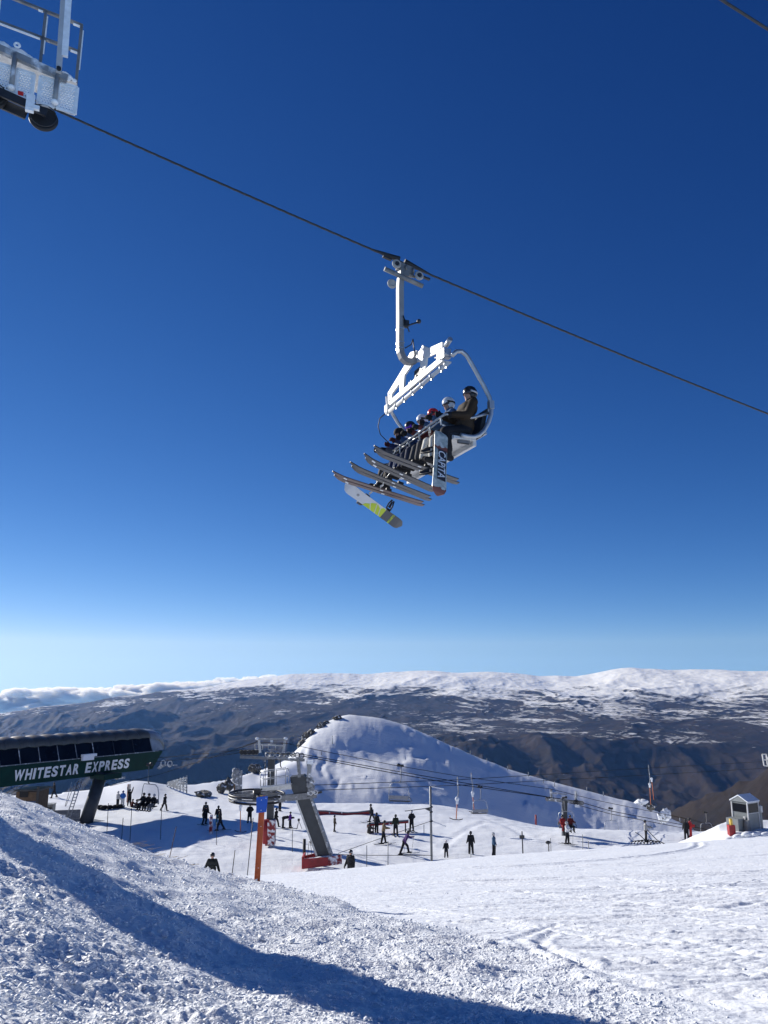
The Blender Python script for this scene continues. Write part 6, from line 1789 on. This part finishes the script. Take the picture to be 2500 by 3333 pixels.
P('person in black raising both arms beside the upright board', 420, 2624, 100, UP, 1.0)
P('person in dark red jacket sitting on the snow by the board', 428, 2628, 40, SIT, .9, jacket=(.08, .012, .012))
P('person in black sitting on the snow left of the loaded chair', 441, 2630, 20, SIT, .92, jacket=(.05, .02, .02))
P('person walking with poles right of the loaded chair', 534, 2640, -20, WALK, 1.0, poles='person right of the loaded chair', hat=BLK)
P('person in black and white jacket standing behind the bending skier', 668, 2672, 100, ST, 1.0, jacket=(.02, .02, .024))
P('skier in black crouching on skis before the red pad post', 662, 2686, -30, SKI, 1.0, skis='crouching skier before the red pad post')
P('person in black jacket and teal trousers in the middle group', 709, 2686, 100, ST, 1.0, trousers=(.03, .16, .19))
P('person in black standing in front of the teal trousers', 716, 2705, 180, WALK, 1.02, skis='person in front of the teal trousers')
P('man in black with hands on hips right of the free T-bar', 812, 2680, 120, HIPS, 1.03)
P('person in black half hidden beside the dark tower mast', 897, 2692, -20, WALK, 1.0)
P('person in black bending over beside the child in purple', 921, 2696, 10, BEND, .98)
P('child in purple jacket and black trousers', 944, 2698, 170, ST, .82, jacket=(.11, .02, .24), skis='child in purple')
P('distant person with white top before the striped shade', 911, 2640, 60, ST, .9, jacket=(.6, .6, .62), hat=(.4, .4, .42))
P('child in long brown coat standing alone right of the slanting leg', 1089, 2707, 15, ST, .80, jacket=(.055, .040, .024), trousers=(.05, .038, .024))
P('skier in black with legs apart under the end of the long red box', 1211, 2676, 190, dict(hipL=26, hipR=-20, abdL=10, abdR=10, kneeL=8, kneeR=10, lean=14), .96, skis='skier under the long red box')
P('slim person in black standing left at the thin red rail', 1226, 2711, 60, ST, .98)
P('person in grey sitting on the snow left of the thin red rail', 1201, 2713, 60, SIT, .95, jacket=(.05, .045, .04), trousers=(.05, .045, .04))
P('skier in tan jacket and black trousers looking at the ground', 1248, 2748, 0, dict(hipL=14, hipR=-10, abdL=8, abdR=8, armL=30, armR=35, elbL=50, elbR=60, lean=6, head=14), 1.05, jacket=(.22, .16, .09), skis='skier in tan jacket')
P('person in dark green standing below the middle of the thin red rail', 1288, 2722, 100, ST, 1.0, jacket=(.02, .028, .02), skis='person in dark green')
P('person in black with white helmet at the right end of the thin red rail', 1340, 2708, 120, HIPS, 1.02, hat=(.55, .55, .57), skis='person at the right end of the rail')
P('skier in purple jacket pushing off with poles', 1315, 2782, 6, dict(lean=34, hipL=42, kneeL=30, hipR=-22, kneeR=4, abdL=4, abdR=12, armL=52, armR=-30, elbL=40, elbR=15, head=-8), 1.08, jacket=(.055, .022, .13), skis='skier in purple', poles=True)
P('small figure in black with white helmet behind the crest', 1452, 2750, 100, ST, .72, y=66, hat=(.55, .5, .5))
P('person in black cut off by the crest right of the mast', 1533, 2760, 90, ST, 1.0, y=67)
P('man in blue coat and light helmet on the crest', 1608, 2766, -15, ST, 1.05, y=66, jacket=(.045, .10, .18), hat=(.5, .5, .5), poles='man in blue coat')
P('skier in white jacket and black trousers facing the small tower', 1848, 2748, -40, dict(ST, armL=30, armR=30, elbL=40, elbR=40), 1.0, y=71, jacket=(.62, .63, .66), hat=(.5, .5, .5), skis='skier in white jacket', poles=True)
P('person with pale jacket and dark vest behind the hoop rack', 2104, 2735, -10, dict(ST, armL=40, armR=40, elbL=50, elbR=50), 1.0, y=72, jacket=(.40, .40, .39), trousers=(.05, .05, .05))
P('person in black next to the person in red', 2236, 2732, 60, ST, 1.0, y=73)
P('person in red ski suit near the hut', 2250, 2732, -20, dict(ST, armL=24, armR=20, elbL=60, elbR=60), 1.02, y=73, jacket=(.42, .03, .03), trousers=(.40, .03, .03), skis='person in red')
P('man in dark coat with red scarf walking up behind the bank', 690, 2840, -90, dict(hipL=18, hipR=-6, kneeL=20, kneeR=10, outL=24, outR=24, armL=6, armR=6, elbL=20, elbR=20, lean=4), 1.04, y=44, jacket=(.016, .019, .020), trousers=(.014, .015, .016), near=True, poles='man in dark coat')
P('person in black sitting on the slope above the dry grass', 433, 2735, -30, SIT, 1.0, y=60)
P('small child with dark helmet and orange jacket sitting by the dry grass', 490, 2752, -60, SIT, .82, y=54, jacket=(.20, .06, .03), goggles=GOGGLE)
P('head with white-banded helmet peeking over the crest', 1141, 2830, -120, ST, 1.0, y=48, near=True, hat=(.014, .014, .018), goggles=GOGGLE, strap=(.7, .7, .7))
# riders on the two small chairs
def seated(label, chair, dx, **kw):
    M = chair.matrix_basis; s = chair.scale[0]
    p = M @ Vector((dx / 1.0, .0, .14)); person(label, p, chair.rotation_euler[2] + R(90), dict(hipL=84, hipR=84, kneeL=75, kneeR=75, armL=35, armR=35, elbL=60, elbR=60, lean=-4), origin='pelvis', scale=kw.pop('sc', .98), group='riders on the small chairs', **kw)
seated('rider in red on the chair passing the small tower, left seat', cq, .4, jacket=(.34, .03, .03), trousers=(.26, .03, .03))
seated('rider in dark red on the chair passing the small tower, right seat', cq, -.4, jacket=(.12, .02, .02), trousers=BLK)
seated('rider in black on the loaded chair below the terminal, left seat', cb, .5, sc=1.12)
seated('rider in black on the loaded chair below the terminal, middle seat', cb, 0.0, sc=1.12)
seated('rider with white helmet on the loaded chair below the terminal, right seat', cb, -.5, sc=1.12, hat=(.5, .5, .5), trousers=(.2, .2, .2))
finish_people()
